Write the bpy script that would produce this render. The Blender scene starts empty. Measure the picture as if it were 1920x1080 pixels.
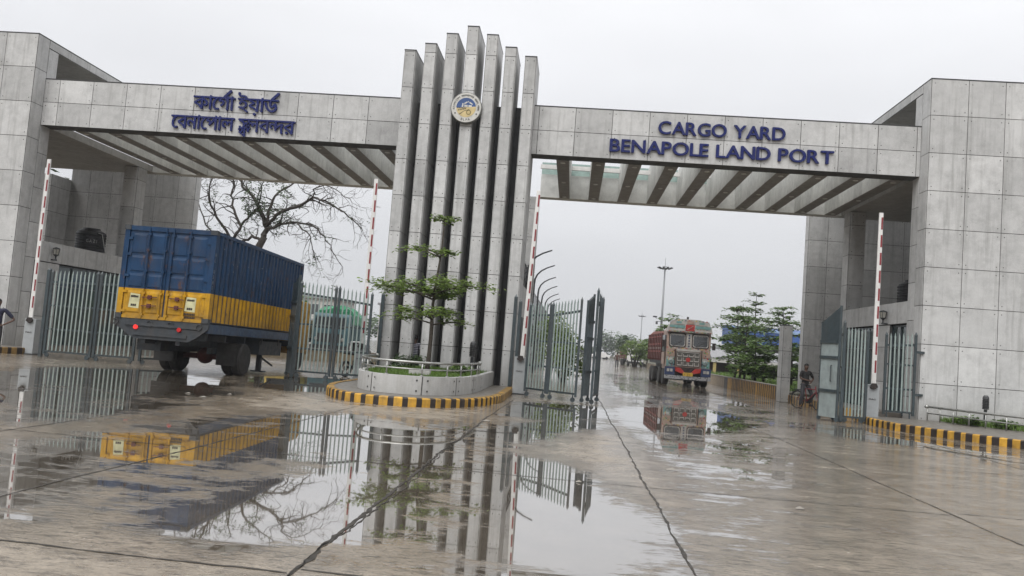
import bpy, math, random
from mathutils import Vector, Matrix
random.seed(7)
S = bpy.context.scene
COL = S.collection
R = math.radians

# ------------------------------------------------------------------ camera
FPX, PITCH, YAW, ROLL, CAMH = 1546.15, 0.069231, 0.0773264, 0.0772879, 1.6
_cp, _sp, _cy, _sy = math.cos(PITCH), math.sin(PITCH), math.cos(YAW), math.sin(YAW)
_f = Vector((-_sy*_cp, _cy*_cp, _sp)); _r = Vector((_cy, _sy, 0)); _u = _r.cross(_f)
_r2 = _r*math.cos(ROLL)+_u*math.sin(ROLL); _u2 = _u*math.cos(ROLL)-_r*math.sin(ROLL)
cam = bpy.data.cameras.new('camera'); camo = bpy.data.objects.new('camera', cam); COL.objects.link(camo)
cam.sensor_width = 36; cam.lens = 36*FPX/1920; cam.clip_start = 0.1; cam.clip_end = 4000
m = Matrix(((_r2.x, _u2.x, -_f.x, 0), (_r2.y, _u2.y, -_f.y, 0), (_r2.z, _u2.z, -_f.z, CAMH), (0, 0, 0, 1)))
camo.matrix_world = m
S.camera = camo
S.render.resolution_x, S.render.resolution_y = 1024, 576

# ------------------------------------------------------------------ sky, sun, exposure (overcast monsoon day)
SUN_EL, SUN_ROT = 52, 200
W = bpy.data.worlds.new('World'); S.world = W; W.use_nodes = True
nt = W.node_tree; nt.nodes.clear()
wo = nt.nodes.new('ShaderNodeOutputWorld'); bg = nt.nodes.new('ShaderNodeBackground')
sky = nt.nodes.new('ShaderNodeTexSky'); sky.sky_type = 'NISHITA'; sky.sun_disc = False
sky.sun_elevation = R(SUN_EL); sky.sun_rotation = R(SUN_ROT); sky.air_density = 1.0; sky.dust_density = 4.0
hsv = nt.nodes.new('ShaderNodeHueSaturation'); hsv.inputs['Saturation'].default_value = 0.12
nt.links.new(sky.outputs[0], hsv.inputs['Color'])
tc = nt.nodes.new('ShaderNodeTexCoord')
mp = nt.nodes.new('ShaderNodeMapping'); mp.inputs['Scale'].default_value = (1.2, 1.2, 3.2)
nz = nt.nodes.new('ShaderNodeTexNoise'); nz.inputs['Scale'].default_value = 1.4; nz.inputs['Detail'].default_value = 4
nt.links.new(tc.outputs['Generated'], mp.inputs[0]); nt.links.new(mp.outputs[0], nz.inputs['Vector'])
sep = nt.nodes.new('ShaderNodeSeparateXYZ'); nt.links.new(tc.outputs['Generated'], sep.inputs[0])
el = nt.nodes.new('ShaderNodeValToRGB')          # overcast deck: brighter towards the zenith
el.color_ramp.elements[0].position = 0.0; el.color_ramp.elements[0].color = (5.5, 5.6, 5.8, 1)
el.color_ramp.elements[1].position = 0.9; el.color_ramp.elements[1].color = (13.5, 13.55, 13.7, 1)
e_ = el.color_ramp.elements.new(0.28); e_.color = (6.85, 6.93, 7.2, 1)
nt.links.new(sep.outputs[2], el.inputs[0])
cl = nt.nodes.new('ShaderNodeMapRange'); cl.inputs[1].default_value = 0.3; cl.inputs[2].default_value = 0.7
cl.inputs[3].default_value = 0.90; cl.inputs[4].default_value = 1.06
nt.links.new(nz.outputs[0], cl.inputs[0])
mulc = nt.nodes.new('ShaderNodeMix'); mulc.data_type = 'RGBA'; mulc.blend_type = 'MULTIPLY'; mulc.inputs[0].default_value = 1
nt.links.new(el.outputs[0], mulc.inputs[6]); nt.links.new(cl.outputs[0], mulc.inputs[7])
mixs = nt.nodes.new('ShaderNodeMix'); mixs.data_type = 'RGBA'; mixs.inputs[0].default_value = 0.88
nt.links.new(hsv.outputs[0], mixs.inputs[6]); nt.links.new(mulc.outputs[2], mixs.inputs[7])
nt.links.new(mixs.outputs[2], bg.inputs['Color']); bg.inputs['Strength'].default_value = 0.1
nt.links.new(bg.outputs[0], wo.inputs['Surface'])

sl = bpy.data.lights.new('sun', 'SUN'); sl.energy = 1.5; sl.angle = R(45); sl.color = (1, 0.985, 0.96)
slo = bpy.data.objects.new('sun', sl); COL.objects.link(slo)
az = R(SUN_ROT)
sd = Vector((math.sin(az)*math.cos(R(SUN_EL)), math.cos(az)*math.cos(R(SUN_EL)), math.sin(R(SUN_EL))))
slo.rotation_euler = sd.to_track_quat('Z', 'Y').to_euler()

S.view_settings.view_transform = 'Standard'; S.view_settings.look = 'None'
S.view_settings.exposure = 0.4; S.view_settings.gamma = 1
S.cycles.max_bounces = 6; S.cycles.diffuse_bounces = 3; S.cycles.glossy_bounces = 3
S.cycles.transparent_max_bounces = 8; S.cycles.volume_bounces = 0
S.cycles.use_denoising = True; S.cycles.caustics_reflective = False; S.cycles.caustics_refractive = False

# ------------------------------------------------------------------ pixel -> place (calibrated photograph)
def ray(x, y): return _f + _r2*((x-960)/FPX) - _u2*((y-540)/FPX)
def gp(x, y, z=0.0):
    d = ray(x, y); t = (z-CAMH)/d.z; return Vector((d.x*t, d.y*t, z))
def fy(x, y, Y):
    d = ray(x, y); t = Y/d.y; return Vector((d.x*t, Y, d.z*t+CAMH))

# ------------------------------------------------------------------ materials
MATS = {}
class NT:
    def __init__(s, name):
        s.m = bpy.data.materials.new(name); s.m.use_nodes = True; s.n = s.m.node_tree
        s.b = s.n.nodes['Principled BSDF']; s.pos = None
    def N(s, t, **kw):
        n = s.n.nodes.new(t)
        for k, v in kw.items():
            if k.startswith('i_'): n.inputs[int(k[2:]) if k[2:].isdigit() else k[2:]].default_value = v
            else: setattr(n, k, v)
        return n
    def L(s, a, b): s.n.links.new(a, b)
    def P(s):
        if not s.pos: s.pos = s.N('ShaderNodeNewGeometry')
        return s.pos.outputs['Position']
    def noise(s, scale, sc=(1, 1, 1), detail=3, rough=.55, vec=None):
        mp = s.N('ShaderNodeMapping'); mp.inputs['Scale'].default_value = sc; s.L(vec or s.P(), mp.inputs[0])
        n = s.N('ShaderNodeTexNoise'); n.inputs['Scale'].default_value = scale; n.inputs['Detail'].default_value = detail
        n.inputs['Roughness'].default_value = rough; s.L(mp.outputs[0], n.inputs['Vector']); return n.outputs[0]
    def ramp(s, f, stops):
        n = s.N('ShaderNodeValToRGB'); e = n.color_ramp.elements
        while len(e) < len(stops): e.new(.5)
        for k, (p, c) in enumerate(stops):
            e[k].position = p; e[k].color = (c, c, c, 1) if isinstance(c, (int, float)) else (*c, 1)
        s.L(f, n.inputs[0]); return n.outputs[0]
    def mix(s, a, b, f, mode='MIX'):
        n = s.N('ShaderNodeMix'); n.data_type = 'RGBA'; n.blend_type = mode
        for v, k in ((f, 0), (a, 6), (b, 7)):
            if isinstance(v, (int, float)): n.inputs[k].default_value = v if k == 0 else (v, v, v, 1)
            elif isinstance(v, tuple): n.inputs[k].default_value = (*v, 1)
            else: s.L(v, n.inputs[k])
        return n.outputs[2]
    def math(s, op, a, b=0.0):
        n = s.N('ShaderNodeMath'); n.operation = op
        for v, k in ((a, 0), (b, 1)):
            if isinstance(v, (int, float)): n.inputs[k].default_value = v
            else: s.L(v, n.inputs[k])
        return n.outputs[0]
    def attr(s, nm):
        n = s.N('ShaderNodeAttribute'); n.attribute_name = nm; return n.outputs['Fac']
    def bump(s, h, st=.2, d=.02):
        n = s.N('ShaderNodeBump'); n.inputs['Strength'].default_value = st; n.inputs['Distance'].default_value = d
        s.L(h, n.inputs['Height']); s.L(n.outputs[0], s.b.inputs['Normal'])
    def base(s, c):
        if isinstance(c, tuple): s.b.inputs['Base Color'].default_value = (*c, 1)
        else: s.L(c, s.b.inputs['Base Color'])
    def rough(s, r):
        if isinstance(r, (int, float)): s.b.inputs['Roughness'].default_value = r
        else: s.L(r, s.b.inputs['Roughness'])

def plain(name, col, rough=.6, metal=0., var=.25, scale=6, dirt=.0, spec=.5, emis=None, tint=True, wear=None):
    """painted / plain surface with mottled wear"""
    if name in MATS: return MATS[name]
    t = NT(name); n = t.noise(scale, detail=5)
    c = t.mix(col, tuple(x*(1-var) for x in col), t.ramp(n, [(.35, 0.), (.7, 1.)]))
    if dirt:
        n2 = t.noise(3.3, (1, 1, .35), 6, .65)
        c = t.mix(c, (.075, .06, .045), t.math('MULTIPLY', t.ramp(n2, [(.45, 0.), (.75, 1.)]), dirt))
    if wear:
        c = t.mix(c, wear, t.math('MULTIPLY', t.ramp(t.noise(1.0, (9, 9, .8), 6, .7), [(.56, 0.), (.72, 1.)]), .65))
        c = t.mix(c, wear, t.ramp(t.noise(7, (1, 1, 1), 8, .8), [(.60, 0.), (.67, .8)]))
        c = t.mix(c, (.10, .045, .02), t.ramp(t.noise(4.3, (1, 1, .6), 8, .78), [(.57, 0.), (.66, .8)]))
        zz = t.N('ShaderNodeSeparateXYZ'); t.L(t.P(), zz.inputs[0])
        c = t.mix(c, (.13, .10, .07), t.math('MULTIPLY', t.ramp(t.math('ADD', zz.outputs[2], t.math('MULTIPLY', t.math('SUBTRACT', t.noise(6, detail=6), .5), 1.3)), [(0., 1.), (1., 0.)]) if False else t.ramp(t.math('SUBTRACT', t.math('ADD', zz.outputs[2], t.math('MULTIPLY', t.math('SUBTRACT', t.noise(6, detail=6), .5), 1.6)), 1.2), [(0., 1.), (.9, 0.)]), .5))
    if tint: c = t.mix(c, t.math('ADD', 1.0, t.attr('tint')), 1.0, 'MULTIPLY')
    t.base(c); t.rough(t.ramp(t.noise(9, detail=3), [(.3, max(.03, rough-.1)), (.7, min(1, rough+.12))]))
    t.b.inputs['Metallic'].default_value = metal; t.b.inputs['Specular IOR Level'].default_value = spec
    if emis:
        t.b.inputs['Emission Color'].default_value = (*emis[0], 1); t.b.inputs['Emission Strength'].default_value = emis[1]
    MATS[name] = t.m; return t.m

def concrete(name, col=(.46, .45, .435), streak=.45, rough=.72):
    t = NT(name)
    big = t.noise(.55, detail=5, rough=.6); mid = t.noise(3.1, detail=6, rough=.65); fine = t.noise(38, detail=2)
    st = t.noise(1.0, (5.5, 5.5, .32), 5, .6)         # rain streaks running down
    st2 = t.noise(1.0, (15, 15, .5), 3, .6)
    c = t.mix(col, tuple(x*.76 for x in col), t.ramp(mid, [(.36, 0.), (.72, 1.)]))
    c = t.mix(c, tuple(x*1.12 for x in col), t.ramp(big, [(.45, 0.), (.75, .8)]))
    c = t.mix(c, tuple(x*.42 for x in (col[0], col[1]*.99, col[2]*.95)), t.math('MULTIPLY', t.ramp(st, [(.52, 0.), (.74, 1.)]), streak))
    c = t.mix(c, tuple(x*1.25 for x in col), t.math('MULTIPLY', t.ramp(st2, [(.62, 0.), (.78, 1.)]), streak*.6))
    c = t.mix(c, tuple(x*.5 for x in col), t.math('MULTIPLY', t.ramp(st2, [(.25, 1.), (.38, 0.)]), streak*.7))
    c = t.mix(c, tuple(x*.6 for x in col), t.math('MULTIPLY', t.ramp(t.noise(1.7, (1, 1, 1), 8, .72), [(.56, 0.), (.66, 1.)]), .35))
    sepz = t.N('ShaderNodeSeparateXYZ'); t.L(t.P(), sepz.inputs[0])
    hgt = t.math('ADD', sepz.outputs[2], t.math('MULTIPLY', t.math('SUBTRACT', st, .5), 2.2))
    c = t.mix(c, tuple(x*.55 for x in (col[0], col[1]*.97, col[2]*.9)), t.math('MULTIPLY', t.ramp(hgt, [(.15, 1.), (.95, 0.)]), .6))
    c = t.mix(c, t.ramp(fine, [(.3, .88), (.7, 1.08)]), .6, 'MULTIPLY')
    c = t.mix(c, t.math('ADD', 1.0, t.attr('tint')), 1.0, 'MULTIPLY')
    t.base(c); t.rough(t.ramp(mid, [(.3, rough-.12), (.7, rough+.12)]))
    t.bump(t.math('ADD', mid, t.math('MULTIPLY', fine, .4)), .25, .012)
    MATS[name] = t.m; return t.m

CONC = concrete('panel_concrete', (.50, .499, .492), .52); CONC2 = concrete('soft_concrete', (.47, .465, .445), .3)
JOINT = plain('panel_joint', (.07, .068, .063), .9, var=.4)
COPE = plain('coping_dark', (.06, .06, .06), .85)
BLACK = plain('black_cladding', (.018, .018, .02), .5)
DARK = plain('dark_metal', (.03, .033, .036), .5, var=.4)
GATE_D = plain('gate_dark_paint', (.042, .060, .068), .42, var=.35, dirt=.35)
GATE_L = plain('gate_bar_paint', (.28, .34, .325), .45, var=.2, dirt=.25)
GATE_P = plain('gate_panel_backlit', (.155, .19, .21), .42, var=.25, dirt=.3)  # darker copy of the pale gate panel, back-lit shade in the colour
STEEL = plain('stainless_steel', (.42, .42, .40), .34, metal=.8, var=.3)
YEL = plain('kerb_yellow', (.58, .32, .035), .55, var=.35, dirt=.75, wear=None)
KBLK = plain('kerb_black', (.022, .014, .012), .5, var=.4, dirt=.25)
KTOP = plain('kerb_top_concrete', (.25, .215, .18), .45, var=.35, dirt=.3)
BLUE = plain('letter_blue', (.012, .020, .125), .5, var=.3, dirt=.2, spec=.2)
WHITE = plain('white_paint', (.72, .71, .69), .45, var=.12, dirt=.12)
REDP = plain('red_reflective', (.24, .022, .03), .4)
CAB = plain('cabinet_grey', (.36, .38, .39), .4, var=.12, dirt=.12)
RUB = plain('tyre_rubber', (.022, .021, .02), .75, var=.3, dirt=.2)
CBLUE = plain('container_blue', (.011, .046, .115), .5, var=.4, scale=3, dirt=.35, spec=.2, wear=(.035, .075, .14))
CYEL = plain('container_yellow', (.58, .31, .012), .55, var=.3, scale=4, dirt=.5, spec=.2, wear=(.42, .27, .06))
CHAS = plain('chassis_dark', (.035, .042, .05), .6, var=.4, dirt=.5)
LBLUE = plain('rail_blue', (.045, .075, .13), .5, var=.3, dirt=.4)
GLASS = plain('guard_glass', (.055, .085, .085), .06, var=.25, spec=.8)
WSHIELD = plain('windscreen', (.03, .034, .038), .08, spec=.9)
BARK = plain('bark', (.06, .05, .042), .9, var=.5, scale=12)
PBARK = plain('pale_bark', (.09, .075, .06), .9, var=.5, scale=14)
SOIL = plain('soil', (.085, .07, .05), .95, var=.5)
PAVE = plain('paving', (.17, .155, .135), .45, var=.4, scale=4, dirt=.4)
SHL_ = None
FLOORD = plain('roof_floor', (.2, .2, .19), .8)
RUST = plain('rusty_red', (.12, .022, .018), .5, var=.4, dirt=.45)
TANK = plain('tank_black', (.015, .015, .016), .45)
SKIN = plain('skin', (.10, .055, .038), .55, var=.1)
HAIR = plain('hair', (.008, .007, .007), .6)
def foliage(name, a, b, tr=.25):
    t = NT(name); n = t.noise(1.6, detail=3)
    c = t.mix(a, b, t.ramp(n, [(.35, 0.), (.65, 1.)]))
    c = t.mix(c, t.math('ADD', 1.0, t.attr('tint')), 1.0, 'MULTIPLY')
    t.base(c); t.rough(.45)
    tn = t.N('ShaderNodeBsdfTranslucent'); t.L(c, tn.inputs[0]); mx = t.N('ShaderNodeMixShader'); mx.inputs[0].default_value = tr
    t.L(t.b.outputs[0], mx.inputs[1]); t.L(tn.outputs[0], mx.inputs[2])
    t.L(mx.outputs[0], t.n.nodes['Material Output'].inputs['Surface'])
    MATS[name] = t.m; return t.m
LEAF = foliage('leaf_green', (.075, .135, .03), (.12, .19, .045), .35)
LEAF_D = foliage('leaf_dark', (.035, .07, .022), (.065, .115, .03))
LEAF_P = foliage('leaf_pale', (.12, .19, .04), (.18, .25, .06), .4)
GRASS = foliage('grass_green', (.07, .14, .02), (.13, .21, .035))

# ------------------------------------------------------------------ mesh builder
class MB:
    def __init__(s): s.v = []; s.f = []; s.mi = []; s.t = []; s.M = Matrix(); s.k = 0; s.tint = 0.0
    def add(s, vs, fs, mi=None, tint=None):
        o = len(s.v); s.v += [tuple(s.M @ Vector(p)) for p in vs]
        for f in fs: s.f.append([o+i for i in f]); s.mi.append(s.k if mi is None else mi); s.t.append(s.tint if tint is None else tint)
        return s
    def box(s, x0, x1, y0, y1, z0, z1, mi=None, tint=None, open_=''):
        v = [(x0, y0, z0), (x1, y0, z0), (x1, y1, z0), (x0, y1, z0), (x0, y0, z1), (x1, y0, z1), (x1, y1, z1), (x0, y1, z1)]
        f = [(3, 2, 1, 0), (4, 5, 6, 7), (0, 1, 5, 4), (1, 2, 6, 5), (2, 3, 7, 6), (3, 0, 4, 7)]
        return s.add(v, f, mi, tint)
    def bar(s, a, b, w, h=None, mi=None, up=(0, 0, 1)):
        a, b = Vector(a), Vector(b); h = h or w; d = (b-a).normalized(); u = Vector(up)
        if abs(d.dot(u)) > .97: u = Vector((0, 1, 0))
        x = d.cross(u).normalized(); y = x.cross(d)
        v = [p+x*(sx*w/2)+y*(sy*h/2) for p in (a, b) for sx, sy in ((-1, -1), (1, -1), (1, 1), (-1, 1))]
        return s.add(v, [(3, 2, 1, 0), (4, 5, 6, 7), (0, 1, 5, 4), (1, 2, 6, 5), (2, 3, 7, 6), (3, 0, 4, 7)], mi)
    def tube(s, pts, r, n=8, mi=None, cap=True):
        pts = [Vector(p) for p in pts]; k = len(pts); rs = r if isinstance(r, (list, tuple)) else [r]*k
        vs = []; fs = []; x = None
        for i, p in enumerate(pts):
            d = (pts[min(i+1, k-1)]-pts[max(i-1, 0)])
            d = d.normalized() if d.length > 1e-9 else Vector((0, 0, 1))
            if x is None:
                u = Vector((0, 0, 1)) if abs(d.z) < .9 else Vector((1, 0, 0)); x = d.cross(u).normalized()
            else:
                x = x-d*x.dot(d); x = x.normalized() if x.length > 1e-6 else d.orthogonal().normalized()
            y = d.cross(x)
            vs += [p+(x*math.cos(2*math.pi*j/n)+y*math.sin(2*math.pi*j/n))*rs[i] for j in range(n)]
        for i in range(k-1):
            for j in range(n): fs.append((i*n+j, i*n+(j+1) % n, (i+1)*n+(j+1) % n, (i+1)*n+j))
        if cap: fs += [tuple(range(n))[::-1], tuple((k-1)*n+j for j in range(n))]
        return s.add(vs, fs, mi)
    def lathe(s, prof, c=(0, 0, 0), axis='z', n=20, mi=None):
        vs = []; fs = []; k = len(prof); c = Vector(c)
        for r, h in prof:
            for j in range(n):
                a = 2*math.pi*j/n; p, q = r*math.cos(a), r*math.sin(a)
                vs.append(c+Vector({'z': (p, q, h), 'y': (p, h, q), 'x': (h, p, q)}[axis]))
        for i in range(k-1):
            for j in range(n): fs.append((i*n+j, i*n+(j+1) % n, (i+1)*n+(j+1) % n, (i+1)*n+j))
        fs += [tuple(range(n))[::-1], tuple((k-1)*n+j for j in range(n))]
        return s.add(vs, fs, mi)
    def prism(s, poly, h0, h1, axis='z', mi=None):
        """poly = 2-D outline, extruded along axis"""
        n = len(poly); T = {'z': lambda p, h: (p[0], p[1], h), 'y': lambda p, h: (p[0], h, p[1]), 'x': lambda p, h: (h, p[0], p[1])}[axis]
        v = [T(p, h0) for p in poly]+[T(p, h1) for p in poly]
        f = [tuple(range(n))[::-1], tuple(range(n, 2*n))]+[(i, (i+1) % n, n+(i+1) % n, n+i) for i in range(n)]
        return s.add(v, f, mi)
    def panels(s, o, u, v, us, vs, nrm, mi=0, dot=1, gap=.010, th=.016, holes=True, var=.075):
        """cast concrete panels standing proud of a dark core, tie holes near their corners"""
        o, u, v, nrm = Vector(o), Vector(u), Vector(v), Vector(nrm)
        flip = u.cross(v).dot(nrm) < 0
        for a0, a1 in zip(us, us[1:]):
            for b0, b1 in zip(vs, vs[1:]):
                A0, A1, B0, B1 = a0+gap, a1-gap, b0+gap, b1-gap
                q = [o+u*a+v*b for a, b in ((A0, B0), (A1, B0), (A1, B1), (A0, B1))]
                p = [x+nrm*th for x in q]
                fs = [(4, 5, 6, 7), (0, 1, 5, 4), (1, 2, 6, 5), (2, 3, 7, 6), (3, 0, 4, 7)]
                if flip: fs = [tuple(reversed(f)) for f in fs]
                s.add(q+p, fs, mi, random.gauss(0, var))
                if holes and a1-a0 > .3 and b1-b0 > .5:
                    for ca in ((A0+.1, A1-.1) if a1-a0 > .5 else (A0+.07, A1-.07)):
                        for cb in (B0+.13, B1-.13):
                            c = o+u*ca+v*cb+nrm*(th+.003)
                            ring = [c+u*(  .018*math.cos(k*math.pi/4))+v*(.018*math.sin(k*math.pi/4)) for k in range(8)]
                            s.add(ring, [tuple(range(8)) if not flip else tuple(range(8))[::-1]], dot, 0)
        return s
    def build(s, name, mats, parent=None, smooth=False, bevel=0):
        me = bpy.data.meshes.new(name); me.from_pydata(s.v, [], s.f); me.update()
        for m_ in (mats if isinstance(mats, (list, tuple)) else [mats]): me.materials.append(m_)
        me.polygons.foreach_set('material_index', s.mi)
        at = me.attributes.new('tint', 'FLOAT', 'FACE'); at.data.foreach_set('value', s.t)
        if smooth: me.polygons.foreach_set('use_smooth', [True]*len(me.polygons))
        o = bpy.data.objects.new(name, me); COL.objects.link(o)
        if parent: o.parent = parent
        if bevel:
            b = o.modifiers.new('Bevel', 'BEVEL'); b.width = bevel; b.segments = 2; b.limit_method = 'ANGLE'
        return o

def tag(o, label=None, cat=None, group=None, kind=None):
    for k, v in (('label', label), ('category', cat), ('group', group), ('kind', kind)):
        if v: o[k] = v
    return o
def thing(name, label, cat, loc=(0, 0, 0), rz=0, group=None):
    o = bpy.data.objects.new(name, None); COL.objects.link(o); o.location = loc; o.rotation_euler.z = rz
    o.empty_display_size = .2
    return tag(o, label, cat, group)
def copy_tree(o, parent=None):
    c = o.copy(); COL.objects.link(c)
    if parent: c.parent = parent
    for ch in list(o.children): copy_tree(ch, c)
    return c
def local(me_obj_world, root): pass

def steps(a, b, pitch, phase=None):
    """cut positions from a to b on a grid of the given pitch through phase"""
    ph = a if phase is None else phase; out = [a]; k = math.ceil((a-ph)/pitch+1e-6)
    while ph+k*pitch < b-.03:
        if ph+k*pitch > a+.03: out.append(ph+k*pitch)
        k += 1
    return out+[b]
ZR = 1.29; Z0 = .11
def zc(a, b): return steps(a, b, ZR, Z0)

def panel_block(mb, x0, x1, y0, y1, z0, z1, front=True, left=False, right=False, back=False, xs=None, ys=None, cope=True, ph=None, zs=None):
    """solid wall: dark core + panels on the chosen faces (+ coping). slots: 0 concrete 1 tie hole/joint 2 coping"""
    mb.box(x0, x1, y0, y1, z0, z1, 1)
    zz = zs or zc(z0, z1); xx = xs or steps(x0, x1, 1.2, ph); yy = ys or [y0, y1]
    if front: mb.panels((0, y0, 0), (1, 0, 0), (0, 0, 1), xx, zz, (0, -1, 0))
    if back: mb.panels((0, y1, 0), (1, 0, 0), (0, 0, 1), xx, zz, (0, 1, 0), holes=False)
    if left: mb.panels((x0, 0, 0), (0, 1, 0), (0, 0, 1), yy, zz, (-1, 0, 0), holes=False)
    if right: mb.panels((x1, 0, 0), (0, 1, 0), (0, 0, 1), yy, zz, (1, 0, 0), holes=False)
    if cope: mb.box(x0-.02, x1+.02, y0-.022, y1+.022, z1, z1+.035, 2)
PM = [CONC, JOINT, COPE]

# ------------------------------------------------------------------ ground: wet concrete yard
import numpy as np
def wet_ground():
    x0, x1, y0, y1, st = -27.0, 21.0, 1.0, 64.0, .14
    nx, ny = int((x1-x0)/st)+1, int((y1-y0)/st)+1
    xs = np.linspace(x0, x1, nx); ys = np.linspace(y0, y1, ny)
    X, Y = np.meshgrid(xs, ys)
    Wt = np.full(X.shape, .36)
    def poly(px_, val):
        P = [gp(*p) for p in px_]; ins = np.zeros(X.shape, bool); n = len(P)
        for i in range(n):
            ax, ay, bx, by = P[i].x, P[i].y, P[i-1].x, P[i-1].y
            if ay == by: continue
            c = ((ay > Y) != (by > Y)) & (X < (bx-ax)*(Y-ay)/(by-ay)+ax); ins ^= c
        Wt[ins] = val
    # damp patches
    poly([(-300, 1010), (0, 1018), (300, 1040), (560, 1062), (520, 1400), (-300, 1400)], .17)
    poly([(960, 800), (1120, 800), (1160, 830), (1235, 940), (1290, 1078), (1240, 1078), (1175, 950), (1120, 905), (1050, 870), (975, 850)], .15)
    poly([(540, 735), (700, 762), (930, 768), (940, 785), (880, 792), (560, 768), (420, 760)], .15)
    poly([(1500, 855), (1640, 850), (1930, 880), (1930, 1090), (1500, 1090)], .40)
    poly([(600, 1000), (720, 950), (780, 960), (700, 1040), (560, 1060)], .25)
    # standing water
    poly([(-60, 700), (60, 688), (250, 690), (420, 712), (450, 738), (330, 747), (180, 754), (-60, 765)], .70)
    poly([(-60, 772), (160, 757), (430, 750), (330, 770), (200, 788), (-60, 800)], .66)
    poly([(190, 812), (330, 785), (540, 772), (690, 776), (730, 800), (835, 820), (700, 955), (640, 1012), (480, 1032), (310, 1008), (220, 950), (100, 900), (-40, 880), (-60, 830), (120, 815)], .64)
    poly([(560, 790), (690, 778), (735, 802), (830, 822), (700, 955), (640, 1012), (480, 1032), (310, 1008), (330, 985), (480, 925), (660, 870), (600, 830)], .93)
    poly([(190, 868), (420, 862), (700, 860), (600, 900), (470, 930), (330, 980), (180, 940), (60, 880)], .50)
    poly([(700, 800), (870, 788), (915, 772), (950, 800), (962, 1090), (630, 1090), (720, 960), (840, 830)], .60)
    poly([(962, 905), (1100, 900), (1150, 925), (1200, 1000), (1242, 1090), (962, 1090)], .95)
    poly([(950, 800), (1090, 785), (1115, 800), (1010, 832), (960, 842)], .9)
    poly([(958, 862), (1020, 845), (1140, 915), (1110, 938), (960, 932)], .92)
    poly([(980, 752), (1112, 762), (1112, 786), (950, 782)], .9)
    poly([(1125, 760), (1300, 742), (1480, 785), (1500, 840), (1492, 1090), (1335, 1090), (1225, 900), (1140, 795)], .56)
    poly([(1125, 690), (1330, 705), (1520, 775), (1400, 795), (1130, 748)], .55)
    poly([(1185, 765), (1320, 768), (1400, 800), (1300, 812), (1190, 800)], .95)
    poly([(1490, 790), (1640, 802), (1920, 850), (1920, 880), (1700, 838), (1530, 815)], .6)
    poly([(470, 705), (560, 706), (700, 715), (690, 735), (560, 735), (470, 725)], .8)
    poly([(-80, 870), (45, 870), (30, 990), (-80, 990)], .93)
    k = 9; pad = np.pad(Wt, k//2, mode='edge')
    for ax in (0, 1):
        cs = np.cumsum(np.insert(pad, 0, 0, axis=ax), axis=ax)
        pad = (np.take(cs, range(k, cs.shape[ax]), ax)-np.take(cs, range(0, cs.shape[ax]-k), ax))/k
    Wt = pad
    vs = np.stack([X.ravel(), Y.ravel(), np.zeros(X.size)], 1)
    i = np.arange((ny-1)*(nx-1)); r, c = i//(nx-1), i % (nx-1); a = r*nx+c
    fs = np.stack([a, a+1, a+nx+1, a+nx], 1)
    B = 1500
    ov = [(-B, -300), (B, -300), (B, B), (-B, B)]
    ov = [(-B, -400, 0), (B, -400, 0), (B, y0, 0), (-B, y0, 0), (-B, y1, 0), (B, y1, 0), (B, B, 0), (-B, B, 0), (x0, y0, 0), (x0, y1, 0), (x1, y0, 0), (x1, y1, 0)]
    o = len(vs); V = vs.tolist()+[list(p) for p in ov]
    F = fs.tolist()+[[o, o+1, o+2, o+3], [o+4, o+5, o+6, o+7], [o+3, o+8, o+9, o+4], [o+10, o+2, o+5, o+11]]
    me = bpy.data.meshes.new('ground'); me.from_pydata(V, [], F); me.update()
    at = me.attributes.new('wet', 'FLOAT', 'POINT'); at.data.foreach_set('value', np.concatenate([Wt.ravel(), np.full(12, .45)]))
    t = NT('wet_concrete')
    big = t.noise(.35, detail=6, rough=.62); mid = t.noise(2.3, detail=6, rough=.65); fine = t.noise(26, detail=3)
    drag = t.noise(1.0, (.55, 3.2, 1), 6, .62)             # water lying in brushed, transverse ridges
    w = t.math('ADD', t.attr('wet'), t.math('MULTIPLY', t.math('SUBTRACT', drag, .5), .55))
    w = t.math('ADD', w, t.math('MULTIPLY', t.math('SUBTRACT', mid, .5), .5))
    w = t.math('ADD', w, t.math('MULTIPLY', t.math('SUBTRACT', big, .5), .5))
    peb = t.noise(55, (1, 1, 1), 2, .6)
    speck = t.noise(10, (.6, 1.4, 1), 4, .7)
    w = t.math('ADD', w, t.math('MULTIPLY', t.math('SUBTRACT', speck, .5), .42))
    pud = t.ramp(w, [(.50, 0.), (.60, 1.)])
    damp = t.ramp(w, [(.12, 0.), (.5, 1.)])
    col = t.mix((.31, .262, .205), (.20, .166, .126), t.ramp(mid, [(.35, 0.), (.7, 1.)]))
    col = t.mix(col, (.115, .09, .066), t.math('MULTIPLY', t.ramp(t.noise(.8, (1, 1, 1), 7, .7), [(.5, 0.), (.7, 1.)]), .6))
    col = t.mix(col, t.ramp(fine, [(.3, .75), (.7, 1.15)]), .7, 'MULTIPLY')
    col = t.mix(col, t.mix(col, .72, 1.0, 'MULTIPLY'), damp)
    col = t.mix(col, t.mix(col, .62, 1.0, 'MULTIPLY'), pud)
    pit = t.math('MULTIPLY', t.ramp(t.noise(9, (.55, 1.5, 1), 5, .75), [(.52, 0.), (.62, 1.)]), t.math('SUBTRACT', .75, t.math('MULTIPLY', pud, .6)))
    col = t.mix(col, (.05, .04, .03), pit)
    col = t.mix(col, t.ramp(peb, [(.34, .45), (.42, 1.), (.62, 1.), (.70, 1.5)]), .8, 'MULTIPLY')
    t.base(col)
    rg = t.ramp(t.math('ADD', w, t.math('MULTIPLY', t.math('SUBTRACT', fine, .5), .25)), [(.08, .42), (.30, .20), (.46, .085), (.58, .008)])
    t.rough(rg); t.L(t.math('ADD', 1.6, t.math('MULTIPLY', pud, 1.0)), t.b.inputs['IOR']); t.b.inputs['Specular IOR Level'].default_value = .62
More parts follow.
